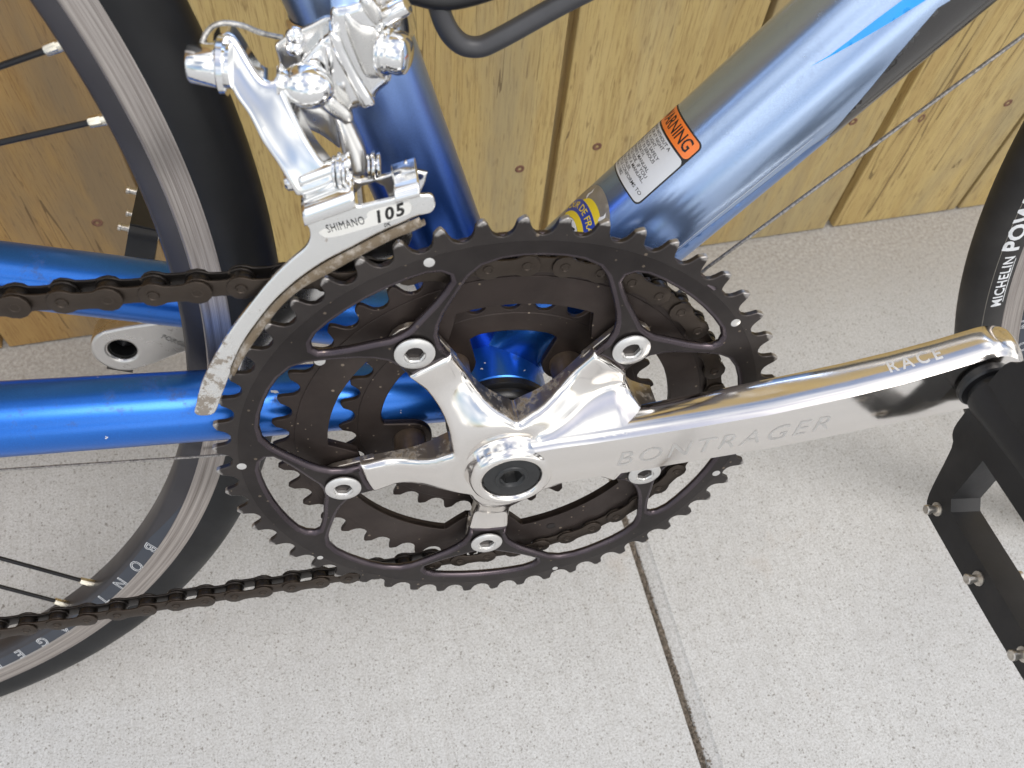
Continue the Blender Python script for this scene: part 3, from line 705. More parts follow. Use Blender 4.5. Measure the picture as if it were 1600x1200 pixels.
# ------------------------------------------------------------------ chainrings
def teeth(n, tip=2.8, root=3.9, phase=0.0, lean=0.12):
    R = 12.7/(2*math.sin(PI/n)); p = 2*PI/n; out = []
    for k in range(n):
        c = R_(phase)+k*p
        wob = random.uniform(-0.15, 0.12)-(0.7 if n == 52 and 225 < math.degrees(c) % 360 < 325 else 0.0)
        for a in (-72, -50, -25, 0, 25, 50, 72):
            t = R_(a); x = R-root*math.cos(t); y = root*math.sin(t)
            out.append((math.hypot(x, y), c+math.atan2(y, x)))
        for rr_, da_ in ((R+tip*0.45, 0.36), (R+tip*0.93+wob, 0.455-lean*0.3), (R+tip+wob, 0.50-lean*0.3), (R+tip*0.9+wob, 0.55-lean*0.3), (R+tip*0.42, 0.645)):
            out.append((rr_, c+p*da_))
    return [(r*math.cos(t), r*math.sin(t)) for r, t in out]
def circle(r, n=120, cx=0, cz=0): return [(cx+r*math.cos(2*PI*k/n), cz+r*math.sin(2*PI*k/n)) for k in range(n)]
BOLT = [48, 120, 192, 264, 336]
# big ring: tooth band plus a windowed body
big = plate('outer_chainring', teeth(52, 2.75, 3.95, 88.5-3.46), [circle(99.0, 160)], -51.36, -49.2, M['tooth'], bike, 1.6, 0.35, 2)
part(big, 'outer chainring with worn shiny tooth tips')
def win_template():
    h = [(73.4, 0), (73.9, 3), (76.2, 6.5), (80.5, 12), (84, 15), (87.2, 17.0), (89.6, 17.0), (91.6, 15.6), (92.7, 13), (92.8, 9), (92.8, 4.5)]
    full = h+[(92.8, 0)]+[(r, -a) for r, a in h[:0:-1]]
    return full
def open_template():
    h = [(92.7, 0), (92.7, 4), (92.2, 8), (90.6, 12), (87.5, 14.8), (83.5, 17.2), (79, 20), (75, 22.8), (71, 25.2), (67, 27.1), (62, 28.0), (57, 27.2), (54.5, 25.5)]
    return h+[(54.0, 0)]+[(r, -a) for r, a in h[:0:-1]]
def ring_body():
    # outline of body: outer circle minus windows; the big openings reach inward past the tabs, so tabs end on an inner arc
    holes = []
    for b in BOLT: holes.append([polar(r, b-a) for r, a in win_template()])
    inner = []
    for b in BOLT:
        # one tab foot then the opening that follows it (counter-clockwise)
        inner += [polar(r, b+a) for r, a in ((55.2, -9.5), (55.6, -5), (55.7, 0), (55.6, 5), (55.2, 9.5))]
        mid = b+36
        h = [(57, -27.6), (62, -28.1), (67, -27.2), (71, -25.3), (75, -22.8), (79, -20), (83.5, -17.2), (87.5, -14.8), (90.6, -12), (92.2, -8), (92.7, -4)]
        inner += [polar(r, mid+a) for r, a in h]+[polar(92.7, mid)]+[polar(r, mid-a) for r, a in h[::-1]]
    return inner, holes
inner, holes = ring_body()
body = plate('chainring_body', circle(101.6, 200), [inner]+holes, -51.3, -48.0, M['ring'], big, 1.3, 2.0, 5)
body.data.materials.append(M['ring_lip']); body.modifiers['bevel'].material = 1; body.modifiers['bevel'].use_clamp_overlap = False; body.modifiers['bevel'].width = 1.7*S
# rivets
def disc(m, x, z, y, r, h=0.5): m.lathe((x, y, z), (0, -1, 0), [(r, -0.3), (r, h*0.5), (r*0.75, h), (0.01, h)], 20)
for r_, a_ in ((97.3, 105.6), (98.2, 34.7), (98.6, 177.0), (100, -141.7), (99, -74.6), (98.6, -20)):
    m = MB(); x, z = polar(r_, a_); disc(m, x, z, -51.3, 1.75 if r_ < 99 else 1.3, 0.25); m.build('rivet', M['bolt'], big)
# middle ring
def mid_inner():
    out = []
    for t in np.arange(0, 360, 3.0):
        d = min(abs((t-b+180) % 360-180) for b in BOLT)
        k = max(0, min(1, (14.5-d)/4.5)); k = k*k*(3-2*k); out.append(polar(67.3-10.5*k, t))
    return out
mid = plate('middle_chainring', teeth(42, 2.6, 3.9, 94.8), [mid_inner()], -44.0, -42.1, M['ring_mid'], bike, 1.4, 0.3, 2)
mb_ = plate('chainring_body', circle(79.4, 150), [mid_inner()], -44.3, -40.6, M['ring_mid'], mid, 2.0, 0.7, 2)
for r_, a_ in ((82.3, 87.2), (80.7, 143.0), (73.8, -71)):
    m = MB(); x, z = polar(r_, a_); disc(m, x, z, -44.3 if r_ < 79.4 else -44.0, 2.1, 0.35); m.build('rivet', M['bolt'] if r_ > 79 else M['ring'], mid)
# small ring with post tabs
def small_inner():
    out = []
    for t in np.arange(0, 360, 1.5):
        d = min(abs((t-b+180) % 360-180) for b in BOLT)
        r = 47.0; s_ = 37*math.sin(R_(d))
        if abs(s_) < 9.0: rt = 37*math.cos(R_(d))-math.sqrt(81-s_*s_)
        else: rt = 47
        if 14.05 < d < 22: rt = 47-1.8*((22-d)/8)**2
        out.append(polar(min(r, rt), t))
    return out
small = plate('inner_chainring', teeth(30, 2.3, 3.85, 177.3-6), [small_inner()], -35.6, -33.7, M['ring_mid'], bike, 1.2, 0.3, 2)
plate('chainring_body', circle(56.0, 120), [small_inner()], -35.9, -32.8, M['ring_mid'], small, 1.5, 0.5, 2)
for b in BOLT:
    x, z = polar(37, b); m = MB().lathe((x, -35.0, z), (0, -1, 0), [(6.4, 0), (6.4, 11), (6.6, 12)], 32); m.build('standoff', M['post'], small)

# ------------------------------------------------------------------ spider and crank arm
CA = 12.6                      # crank angle
ca_, sa_ = math.cos(R_(CA)), math.sin(R_(CA))
def crank_xy(s, t): return (s*ca_-t*sa_, s*sa_+t*ca_)
def to_st(x, z): return x*ca_+z*sa_, -x*sa_+z*ca_
CR_S = [-2, 10, 20, 33, 54, 71, 97, 126, 145, 160, 175]
CR_F = [-65.6, -65.9, -66.6, -68.2, -70.3, -72.0, -74.4, -75.7, -76.0, -76.0, -76.0]     # face
CR_B = [-54.0, -54.5, -55.0, -56.0, -57.5, -58.5, -59.8, -61.6, -62.3, -62.8, -63.0]     # back
CR_W = [14.6, 14.6, 14.4, 14.2, 13.9, 13.7, 13.7, 14.2, 14.8, 15.8, 17.2]                # half width at the back
cf = lambda s: np.interp(s, CR_S, CR_F); cbk = lambda s: np.interp(s, CR_S, CR_B); cw = lambda s: np.interp(s, CR_S, CR_W)
def sm(v): return v
def hub_s(s, t):           # the arm starts on a circle hidden under the hub ring
    return max(s, math.sqrt(max(0.0, 12.0**2-t*t)))
def crank_arm():
    st = list(np.linspace(-2, 172.5, 66))+[175]
    arcs = [R_(a) for a in np.linspace(84, 0, 15)]
    NP = len(st)+len(arcs)
    def ring(ins):
        """top side points from hub to the tip; ins = inset from the outer outline"""
        pts = []
        for s in st: pts.append((s, cw(s)-ins))
        for a in arcs: r = 17.2-ins; pts.append((175+r*math.cos(a), r*math.sin(a)))
        return pts
    # (inset, fraction of depth face->back)
    layers = [(3.5, 0.0), (2.65, 0.075), (1.9, 0.165), (1.25, 0.285), (0.75, 0.42), (0.36, 0.58), (0.12, 0.74), (0.0, 0.87), (0.3, 0.95), (1.2, 1.0)]
    vs = []; fs = []
    nl = len(layers)
    loops = []
    for ins, fr in layers:
        row = ring(ins); L = []
        full = [(s, t) for s, t in row]+[(s, -t) for s, t in row[-2::-1]]
        for s, t in full:
            sc_ = min(s, 175); y = cf(sc_)+(cbk(sc_)-cf(sc_))*fr
            
            x, z = crank_xy(hub_s(s, t), t); L.append(len(vs)); vs.append((x, y, z))
        loops.append(L)
    for a, b in zip(loops[:-1], loops[1:]):
        for i in range(len(a)-1): fs.append((a[i], a[i+1], b[i+1], b[i]))
    # face cap: grid across
    row = ring(3.5); nf = 12; G = []
    n0 = len(vs)
    for j, (s, t) in enumerate(row):
        for k in range(nf+1):
            u = 1-2*k/nf; tt = t*u; sc_ = min(s, 175); crown = 0.75*(1-u*u)*min(1, t/10)
            x, z = crank_xy(hub_s(s, tt), tt); vs.append((x, cf(sc_)-crown, z))
    for j in range(len(row)-1):
        for k in range(nf): a = n0+j*(nf+1)+k; fs.append((a, a+1, a+nf+2, a+nf+1))
    # back cap
    row = ring(1.2); n0 = len(vs)
    for j, (s, t) in enumerate(row):
        for u in (1, -1): sc_ = min(s, 175); x, z = crank_xy(hub_s(s, t*u), t*u); vs.append((x, cbk(sc_), z))
    for j in range(len(row)-1): a = n0+2*j; fs.append((a+2, a+3, a+1, a))
    o = finish('crank_arm', vs, fs, M['chrome'], bike, True, None)
    me = o.data; bm = bmesh.new(); bm.from_mesh(me); bmesh.ops.remove_doubles(bm, verts=bm.verts, dist=1e-6)
    bmesh.ops.recalc_face_normals(bm, faces=bm.faces); bm.to_mesh(me); bm.free()
    me.polygons.foreach_set('use_smooth', [True]*len(me.polygons)); me.set_sharp_from_angle(angle=R_(24))
    return o
crank = crank_arm(); part(crank, 'polished right crank arm reaching to the pedal')
def spider():
    half = [(55.4, 8.7), (52, 8.35), (47, 8.0), (42, 7.8), (37, 7.85), (33, 8.3), (29, 9.3), (26, 10.4), (23.6, 11.6), (21.2, 12.6), (19.2, 13.3)]
    out = []
    for i, b in enumerate(BOLT):
        c, s = math.cos(R_(b)), math.sin(R_(b))
        seq = [(u, -v) for u, v in half[::-1]]+[(55.75, -6), (55.9, -3), (55.95, 0), (55.9, 3), (55.75, 6)]+half
        if i == 0: seq = seq[len(half):]
        if i == 4: seq = seq[:-len(half)+1]
        for u, v in seq: out.append((u*c-v*s, u*s+v*c))
    # the web that joins the first and last arm under the crank arm
    for s_, t_ in ((53, -18), (57, -9), (60, 0), (59.5, 8.5), (55.5, 11.5), (52.4, 14.5), (50.6, 17.6), (49.9, 21.0), (50.2, 24.6)): out.append(crank_xy(s_, t_))
    def front(x, z):
        r = np.hypot(x, z); a = np.degrees(np.arctan2(z, x))
        d = np.min([np.abs((a-b+180) % 360-180) for b in BOLT], axis=0); lat = r*np.sin(np.radians(d))
        k = np.clip((r-16)/34, 0, 1)
        q_ = np.clip((r-20)/27, 0, 1); h = 52.0+9.2*(1-q_*q_*(3-2*q_)) - 1.3*(lat/9)**2*np.clip((r-20)/15, 0, 1)*np.clip((56-r)/10, 0.25, 1)
        # concave fillet rising to the crank arm
        s = x*ca_+z*sa_; t = -x*sa_+z*ca_
        dist = np.where(s > 0, np.abs(t)-cw(np.clip(s, 0, 170))+1.35, np.hypot(s, t)-13)
        Rf = 13.0; q = np.clip(dist/Rf, -0.08, 1); hc = -cf(np.clip(s, 0, 170))-3.4
        fil = 51.0+(hc-51.0)*(1-q)**1.9
        ws = np.clip((s-1)/13, 0, 1); fil = 40+(fil-40)*(ws*ws*(3-2*ws)); we = np.clip((s-44)/13, 0, 1); fil = fil-4.5*we*we*(3-2*we)
        kk = 1.6; mxv = np.logaddexp(h/kk, fil/kk)*kk
        return -mxv
    def back(x, z):
        r = np.hypot(x, z); return -(46.0+4.0*np.exp(-(r/30)**2))
    o = pillow('spider', out, [], front, back, M['chrome'], bike, w=2.4, D=2.0, step=0.9, bstep=0.7)
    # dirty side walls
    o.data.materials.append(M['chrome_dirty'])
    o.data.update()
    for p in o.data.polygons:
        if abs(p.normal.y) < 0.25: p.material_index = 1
    for b in BOLT:
        c, s = math.cos(R_(b)), math.sin(R_(b)); ol = []
        for u, v in [(50, -8.6), (62, -8.6)]+[(65+8.6*math.cos(R_(t)), 8.6*math.sin(R_(t))) for t in range(-80, 81, 20)]+[(62, 8.6), (50, 8.6)]: ol.append((u*c-v*s, u*s+v*c))
        plate('spider_tab', ol, [], -48.3, -45.7, M['chrome_dirty'], o, 2.0, 0.3)
    return o
spd = spider(); part(spd, 'five armed polished spider')
m = MB().lathe((0, 0, 0), (0, -1, 0), [(19.2, 60.2), (17.8, 61.0), (16.8, 62.6), (16.2, 64.6), (15.5, 66.4), (14.4, 67.6), (13.2, 68.1), (12.2, 67.9), (11.5, 67.3), (11.15, 66.6), (11.1, 62)], 96)
m.build('hub_ring', M['chrome'], spd, True, 60)
m = MB().lathe((0, 0, 0), (0, -1, 0), [(11.0, 63), (11.0, 66.0), (10.6, 66.4), (6.6, 66.5), (6.2, 67.0), (5.0, 67.0), (4.7, 66.6), (4.45, 66.2), (4.3, 65.9, 1), (4.2, 61, 1), (0.01, 60.9)], 96)
capo = m.build('crank_bolt_cap', M['cap'], bike, True, 30); part(capo, 'black crank bolt cap with hex socket')
for k in range(10):
    a = 36*k+12; x, z = polar(11.1, a); MB().box((-0.45, -66.55, -0.5), (0.45, -65, 0.5), Matrix.Rotation(-R_(a), 3, 'Y'), (x, 0, z)).build('notch', M['cap'], capo, False)
# chainring bolts
m = MB().lathe((0, 0, 0), (0, -1, 0), [(6.9, 52.2), (6.9, 52.75), (6.5, 53.05), (4.3, 53.55), (3.75, 53.5), (3.6, 53.0), (3.45, 52.6, 1), (3.35, 50.2, 1), (2.9, 50.0), (2.9, 48.6), (2.6, 48.4), (2.9, 48.0), (2.6, 47.6), (2.6, 45.5), (0.01, 45.4)], 48)
b0 = None
for b in BOLT:
    x, z = polar(65, b)
    if b0 is None: b0 = m.build('chainring_bolt', M['bolt'], bike, True, 28); o = b0
    else: o = b0.copy(); C.objects.link(o)
    o.location = O_BB+Vector((x*S, 0, z*S)); o.rotation_euler = (0, R_(random.uniform(0, 60)), 0)
# crank lettering
def crank_txt(s0, t0, wob=0.0):
    def f(x, y, z):
        s = s0+x; t = t0+y; hw = cw(s)-3.5; u = t/hw; X, Z = crank_xy(s, t); return (X, cf(s)-0.75*(1-u*u)*min(1, hw/10)-0.05, Z)
    return f
text_obj('lettering', 'BONTRAGER', 11.5, crank_txt(78, -1.0), M['etch'], crank, shear=0.35, spacing=1.25, cuts=10)
def flank_txt(x, y, z):
    s = 150+x; q = 0.30+(-y)*0.032   # position down the flank as fraction of depth
    fr = 0.48+y*0.07
    insl = np.interp(fr, [0, .075, .165, .285, .42, .58, .74, .87, .95, 1], [3.5, 2.65, 1.9, 1.25, .75, .36, .12, 0, .3, 1.2])
    t = cw(s)-insl+0.05; X, Z = crank_xy(s, t); return (X, cf(s)+(cbk(s)-cf(s))*fr, Z)
text_obj('lettering', 'RACE', 7.0, flank_txt, M['etch2'], crank, bold=0.15, spacing=1.5, xs=0.85, cuts=6)

# ------------------------------------------------------------------ chain
def link_outline(rend, rw, p=12.7, n=8):
    pts = []
    for k in range(n+1): a = R_(-115+230*k/n); pts.append((p+rend*math.cos(a), rend*math.sin(a)))
    xs_ = [0.72, 0.5, 0.28]
    top = [(p*x, rw+(rend-rw)*abs(2*x-1)**2*0.6) for x in xs_]
    pts += top
    for k in range(n+1): a = R_(65+230*k/n); pts.append((rend*math.cos(a), rend*math.sin(a)))
    pts += [(x, -y) for x, y in top[::-1]]
    return pts
def proto_plate(name, rend, rw, y0, y1, mat):
    V, F, L, _ = mesh2d(link_outline(rend, rw), [], 50, 2.0, grid=False); n = len(V)
    vs = [(p[0], y0, p[1]) for p in V]+[(p[0], y1, p[1]) for p in V]; fs = [tuple(int(i) for i in t) for t in F]+[tuple(int(i)+n for i in t[::-1]) for t in F]
    l = L[0]; fs += [(int(l[i]), int(l[(i+1) % len(l)]), int(l[(i+1) % len(l)])+n, int(l[i])+n) for i in range(len(l))]
    me = bpy.data.meshes.new(name); me.from_pydata([tuple(S*c for c in v) for v in vs], [], fs)
    bm = bmesh.new(); bm.from_mesh(me); bmesh.ops.dissolve_limit(bm, angle_limit=R_(0.5), verts=bm.verts, edges=bm.edges); bmesh.ops.recalc_face_normals(bm, faces=bm.faces)
    es = [e for e in bm.edges if abs(e.verts[0].co.y-e.verts[1].co.y) < 1e-7]
    bmesh.ops.bevel(bm, geom=es, offset=0.22*S, segments=2, affect='EDGES', profile=0.5, clamp_overlap=True); bm.to_mesh(me); bm.free()
    me.polygons.foreach_set('use_smooth', [True]*len(me.polygons)); me.set_sharp_from_angle(angle=R_(50)); me.materials.append(mat); return me
chain_root = bpy.data.objects.new('chain', None); C.objects.link(chain_root); chain_root.parent = bike; chain_root.location = O_BB
part(chain_root, 'dark oily chain wrapped over the middle chainring')
m_of = proto_plate('outer_plate', 4.35, 3.0, -3.35, -2.45, M['chain']); m_ob = proto_plate('outer_plate', 4.35, 3.0, 2.45, 3.35, M['chain_in'])
m_if = proto_plate('inner_plate', 4.3, 2.9, -2.35, -1.5, M['chain']); m_ib = proto_plate('inner_plate', 4.3, 2.9, 1.5, 2.35, M['chain_in'])
def me_of(mb, name, mat):
    me = bpy.data.meshes.new(name); me.from_pydata([tuple(S*c for c in v) for v in mb.v], [], mb.f); me.materials.append(mat)
    me.polygons.foreach_set('use_smooth', [True]*len(me.polygons)); me.set_sharp_from_angle(angle=R_(35)); return me
m_ro = me_of(MB().lathe((0, 0, 0), (0, -1, 0), [(1.8, -1.5), (3.7, -1.5), (3.85, -1.2), (3.85, 1.2), (3.7, 1.5), (1.8, 1.5)], 20), 'roller', M['chain_in'])
m_pi = me_of(MB().lathe((0, 0, 0), (0, -1, 0), [(1.85, -3.6), (1.85, 3.3), (1.75, 3.62), (1.35, 3.68), (1.1, 3.4), (0.01, 3.35)], 16), 'pin', M['chain'])
pins = []
UP = 0.030
for k in range(20, 0, -1):
    d = 12.7*k; pins.append(np.array([-7.1-d, -43.0-0.036*d, 84.9+UP*d]))
for k in range(22): x, z = polar(85.0, 94.8-k*360/42.0); pins.append(np.array([x, -43.0, z]))
x0_, z0_ = pins[-1][0], pins[-1][2]
dirl = np.array([-0.999, 0, -0.045])
for k in range(1, 22): d = 12.7*k; p = np.array([x0_, -43.4-0.012*d, z0_])+dirl*d; pins.append(p)
# slight sag of the lower run
def place(me, name, p, ang, tilt=0.0, extra=0.0):
    o = bpy.data.objects.new(name, me); C.objects.link(o); o.parent = chain_root; o.location = Vector(p)*S
    o.rotation_euler = (0, -ang, 0); return o
for i, p in enumerate(pins):
    place(m_ro, 'roller', p, 0); place(m_pi, 'pin', p, 0)
    if i+1 < len(pins):
        q = pins[i+1]; ang = math.atan2(q[2]-p[2], q[0]-p[0]); y = (p[1]+q[1])/2; c = (p[0], y, p[2])
        # outer plates span the even pairs counted from the tangent pin
        if (i-20) % 2 == 0: place(m_of, 'outer_plate', c, ang); place(m_ob, 'outer_plate', c, ang)
        else: place(m_if, 'inner_plate', c, ang); place(m_ib, 'inner_plate', c, ang)

# ------------------------------------------------------------------ wheels
def wheel(name, cx, cy, cz, yaw, label, rubber, decal, spokes=True):
    w = bpy.data.objects.new(name, None); C.objects.link(w); w.parent = bike
    w.location = O_BB+Vector((cx*S, cy*S, cz*S)); w.rotation_euler = (0, 0, yaw); part(w, label)
    N = 300
    def lat(nm, prof, mat, closed=False, n=N): return MB().lathe((0, 0, 0), (0, -1, 0), prof, n, None, closed).build(nm, mat, w, True, 40)
    # tyre: profile (radius, axial)
    pr = []
    for k in range(25):
        a = R_(-148+296*k/24); pr.append((322.0+12.2*math.cos(a), 11.7*math.sin(a)))
    lat('tyre', pr, rubber)
    lat('bead_line', [(316.4, 9.2), (318.2, 10.55), (318.5, 10.75)], M['black_satin'])
    lat('rim', [(316.3, -8.6), (306, -9.6), (305.4, -9.1), (298.6, -7.4), (297.2, -5.6), (296.8, 0), (297.2, 5.6), (298.2, 7.2), (299.2, 7.9), (305.2, 9.0)], M['rim'])
    lat('brake_track', [(305.2, 9.0), (305.6, 9.5), (306.4, 9.7), (307.2, 9.55), (310, 9.5), (314.0, 9.7), (315.4, 9.9), (316.2, 9.6), (316.5, 9.0)], brushed)
    return w
brushed = brushed_ring('brake_track_brushed', 0, 0, (0.20, 0.17, 0.155), (0.62, 0.57, 0.53))
rw = wheel('rear_wheel', -411.7, 0, 70.0, 0, 'rear wheel with smooth black tyre and paired black spokes', M['rubber'], None)
def rim_side(r):  # axial position of the outer decal face (towards the viewer)
    return np.interp(r, [298.2, 299.2, 305.2], [7.2, 7.9, 9.0])
# navy decal band on the lower rim
def arc_band(w, name, r0, r1, a0, a1, mat, off=0.05, n=60, taper=True):
    vs = []; fs = []
    for k in range(n+1):
        t = a0+(a1-a0)*k/n; rr0 = r0; rr1 = r1
        if taper: e = max(0, 1-abs(t-a1)/6.0); rr0 = r0+(r1-r0)*e*0.95
        for r in (rr0, rr1): x, z = polar(r, t); vs.append((x, -rim_side(r)-off, z))
    fs = [(2*k, 2*k+1, 2*k+3, 2*k+2) for k in range(n)]
    return finish(name, vs, fs, mat, w, True)
arc_band(rw, 'rim_decal', 299.3, 305.0, -100, -27.5, M['rim_decal'])
def rim_letter(w, ch, ang, size, rc=302.2, off=0.12, outline=0.15):
    def mp(x, y, z):
        a = R_(ang)-x/302.0; r = rc+y; X, Z = r*math.cos(a), r*math.sin(a); return (X, -rim_side(r)-off-z*0.3, Z)
    text_obj('decal_letter', ch, size, mp, M['white'], w, shear=0.3, outline=outline)
for k, ch in enumerate('BONTRAGER'): rim_letter(rw, ch, -34.5-3.36*k, 9.0)
def spoke_set(w, nip_angles):
    sp0 = None
    for (a, sl) in nip_angles:
        x, z = polar(1, a); dx, dz = math.cos(R_(a+sl)), math.sin(R_(a+sl)); y0 = 0.0
        P0 = Vector((297.5*x, y0, 297.5*z)); P1 = P0-Vector((dx, 0, dz))*7.5; P2 = P0-Vector((dx, -0.02 if sl > 0 else 0.06, dz))*282
        MB().tube([P1+(P0-P1)*0.3, P2], 1.0, 10).build('spoke', M['spoke'], w)
        d = (P1-P0).normalized()
        MB().lathe(P0, d, [(1.9, -1), (1.9, 3.2), (1.95, 3.3, 1), (1.9, 6.8, 1), (1.6, 7.3), (1.0, 7.5)], 16).build('nipple', M['nipple'], w, True, 25)
prs = []
for c in (11.8, -18.0, -47.5, -77.5, 41.5, 71.5, 101.5, 131.5, 161.5, 191.5, 221.5, 251.5): prs += [(c+2.4, 2.8), (c-2.4, -0.6)]
spoke_set(rw, prs)
MB().lathe((0, 0, 0), (0, -1, 0), [(0.01, -66), (16, -66), (16, -34), (22, -33), (22, -28), (14, -26), (14, 26), (22, 28), (22, 33), (16, 34), (16, 66), (0.01, 66)], 40).build('hub', M['black_satin'], rw)
fw = wheel('front_wheel', 575.4, -3.8, 57.1, -0.1357, 'front wheel with white lettering on the tyre sidewall', M['rubber_f'], None)
arc_band(fw, 'rim_decal', 299.3, 305.0, 150, 215, M['rim_decal'])
for k, ch in enumerate('BONTRAGER'): rim_letter(fw, ch, 206.0-3.36*k, 9.0)
spoke_set(fw, [(15+30*k+s_, t_) for k in range(12) for s_, t_ in ((2.2, 2.6), (-2.2, -0.6))])
MB().lathe((0, 0, 0), (0, -1, 0), [(0.01, -50), (12, -50), (12, -34), (18, -33), (18, -28), (12, -26), (12, 26), (18, 28), (18, 33), (12, 34), (12, 50), (0.01, 50)], 40).build('hub', M['black_satin'], fw)
def tyre_pt(r, a, off=0.1):
    q = max(-1, min(1, (r-322.0)/12.2)); ax = 11.7*math.sqrt(1-q*q)+off; return (r*math.cos(a), -ax, r*math.sin(a))
def tyre_text(w, s, ang, size, rc, **kw):
    def mp(x, y, z): return tyre_pt(rc+y, R_(ang)-x/rc, 0.12)
    v, f = text_data(s, size, **kw)
    return finish('sidewall_print', [mp(*p) for p in v], f, M['white'], w, False)
tyre_text(fw, 'MICHELIN', 192.2, 6.8, 321.0, bold=0.14, xs=1.0, spacing=1.12, cuts=8)
tyre_text(fw, 'POWER', 184.8, 10.5, 322.0, bold=0.35, xs=1.15, spacing=1.08, cuts=10)
vs = []; n = 30
for k in range(n+1):
    a = R_(192.2+2.6-5.2*k/n)
    for r in (317.9, 318.25): vs.append(tyre_pt(r, a, 0.12))
finish('sidewall_print', vs, [(2*k, 2*k+1, 2*k+3, 2*k+2) for k in range(n)], M['white'], fw)
vs = []; n = 200
for k in range(n+1):
    a = R_(120+110*k/n)
    for r in (325.9, 326.15): vs.append(tyre_pt(r, a, 0.06))
finish('sidewall_seam', vs, [(2*k, 2*k+1, 2*k+3, 2*k+2) for k in range(n)], M['badge_grey'], fw)

# ------------------------------------------------------------------ left crank and pedals
def lcrank():
    r = 14.2; L = 172.5; out = []
    cx, cz = -L*math.cos(R_(CA+0.6)), -L*math.sin(R_(CA+0.6)); a0 = CA+0.6
    def loc(s, t): c, s_ = math.cos(R_(a0)), math.sin(R_(a0)); return (-(s*c-t*s_), -(s*s_+t*c))
    for s, t in [(0, -13), (60, -9.5), (120, -9.8), (150, -11.5), (163, -13.4)]: out.append(loc(s, t))
    for a in range(-85, 86, 10): out.append(loc(L+r*math.cos(R_(a)), r*math.sin(R_(a))))
    for s, t in [(163, 13.4), (150, 11.5), (120, 9.8), (60, 9.5), (0, 13)]: out.append(loc(s, t))
    hole = circle(6.4, 28, cx, cz)
    o = plate('crank_arm', out[::-1], [hole], 63.5, 77, M['satin'], bike, 3.0, 1.6, 4); part(o, 'far left crank arm end seen behind the rear wheel')
    MB().lathe((cx, 76, cz), (0, -1, 0), [(0.01, 0), (6.3, 0), (6.3, 9.5), (6.0, 9.6)], 28).build('pedal_axle_end', M['print'], o)
    def mp(x, y, z): X, Z = loc(150-x*0.97-y*0.25-2.0, 1.0+y*0.95-x*0.0); return (X, 63.4, Z)
    a1 = R_(-38); 
    def mp(x, y, z):
        u = x*math.cos(a1)-y*math.sin(a1); v = x*math.sin(a1)+y*math.cos(a1); return (-141.8+u, 63.42, -36.6+v)
    text_obj('lettering', 'FORGED', 3.6, mp, M['cast'], o, outline=0.22, spacing=1.1)
    return (cx, cz)
lx, lz = lcrank()
def pedal(ax, az, y0, sgn, th, name, label):
    """platform pedal hanging from an axle at (ax, az); sgn -1 = towards the viewer; th = direction of its rear rail"""
    root = bpy.data.objects.new(name, None); C.objects.link(root); root.parent = bike; root.location = O_BB; part(root, label)
    t = R_(th); u = Vector((math.cos(t), 0, math.sin(t))); nrm = Vector((-math.sin(t), 0, math.cos(t)))
    if nrm.x > 0: nrm = -nrm
    O = Vector((ax, y0, az)); v = Vector((0, sgn, 0))
    Rm = Matrix((u, v, nrm)).transposed()
    def bx(lo, hi): return MB().box(lo, hi, Rm, O)
    # frame outline in (u, v) with window holes
    def ring2(outline, holes, h0, h1, mat, nm, bev=1.6):
        V, F, L, _ = mesh2d(outline, holes, 50, 3.0, grid=False); n = len(V)
        vs = [tuple(O+Rm @ Vector((p[0], p[1], h0))) for p in V]+[tuple(O+Rm @ Vector((p[0], p[1], h1))) for p in V]
        fs = [tuple(int(i) for i in q) for q in F]+[tuple(int(i)+n for i in q[::-1]) for q in F]
        for l in L: fs += [(int(l[i]), int(l[(i+1) % len(l)]), int(l[(i+1) % len(l)])+n, int(l[i])+n) for i in range(len(l))]
        me = bpy.data.meshes.new(nm); me.from_pydata([tuple(S*c for c in p) for p in vs], [], fs)
        bm = bmesh.new(); bm.from_mesh(me); bmesh.ops.dissolve_limit(bm, angle_limit=R_(0.5), verts=bm.verts, edges=bm.edges); bmesh.ops.recalc_face_normals(bm, faces=bm.faces); bm.to_mesh(me); bm.free()
        me.materials.append(mat); me.polygons.foreach_set('use_smooth', [True]*len(me.polygons)); me.set_sharp_from_angle(angle=R_(40))
        o = bpy.data.objects.new(nm, me); C.objects.link(o); o.parent = root; bevel(o, bev, 3, 40); return o
    half = [(0, 5), (14, 5), (19, 6.5), (23, 10), (44, 15), (49, 19), (50.5, 25), (50.5, 86), (46, 93), (30, 97), (0, 99)]
    outline = smooth_path(half+[(-x, y) for x, y in half[::-1]], 3, True)
    hl = [(14, 23), (36, 23.5), (39.5, 27), (39.5, 82), (35, 87), (14, 87)]
    ring2(outline, [hl, [(-x, y) for x, y in hl]], -6.5, 6.5, M['black'], 'pedal_frame')
    MB().lathe(tuple(O), tuple(v), [(0.01, 4), (8.8, 4), (9.2, 7), (8.6, 12), (7.6, 40), (7.0, 88), (0.01, 90)], 32).build('axle_barrel', M['black'], root)
    MB().lathe(tuple(O), tuple(v), [(0.01, -12), (9.4, -1.6), (9.9, -1.2), (10.0, 0.2), (9.4, 0.9), (7.2, 1.2), (7.0, 6)], 36).build('axle', M['black_satin'], root)
    for uu, vv in ((44.5, 22), (44.5, 52), (44.5, 81), (-44.5, 22), (-44.5, 52), (-44.5, 81), (0, 92)):
        for sg in (1, -1):
            c = O+Rm @ Vector((uu, vv, 6.0*sg)); d = nrm*sg
            MB().lathe(tuple(c), tuple(d), [(2.7, 0), (2.7, 0.9), (1.5, 1.0), (1.4, 4.0), (1.85, 4.2), (1.85, 5.4), (1.5, 5.7), (0.01, 5.7)], 14).build('pin', M['pin'], root)
    return root
rx, rz = crank_xy(175, 0)
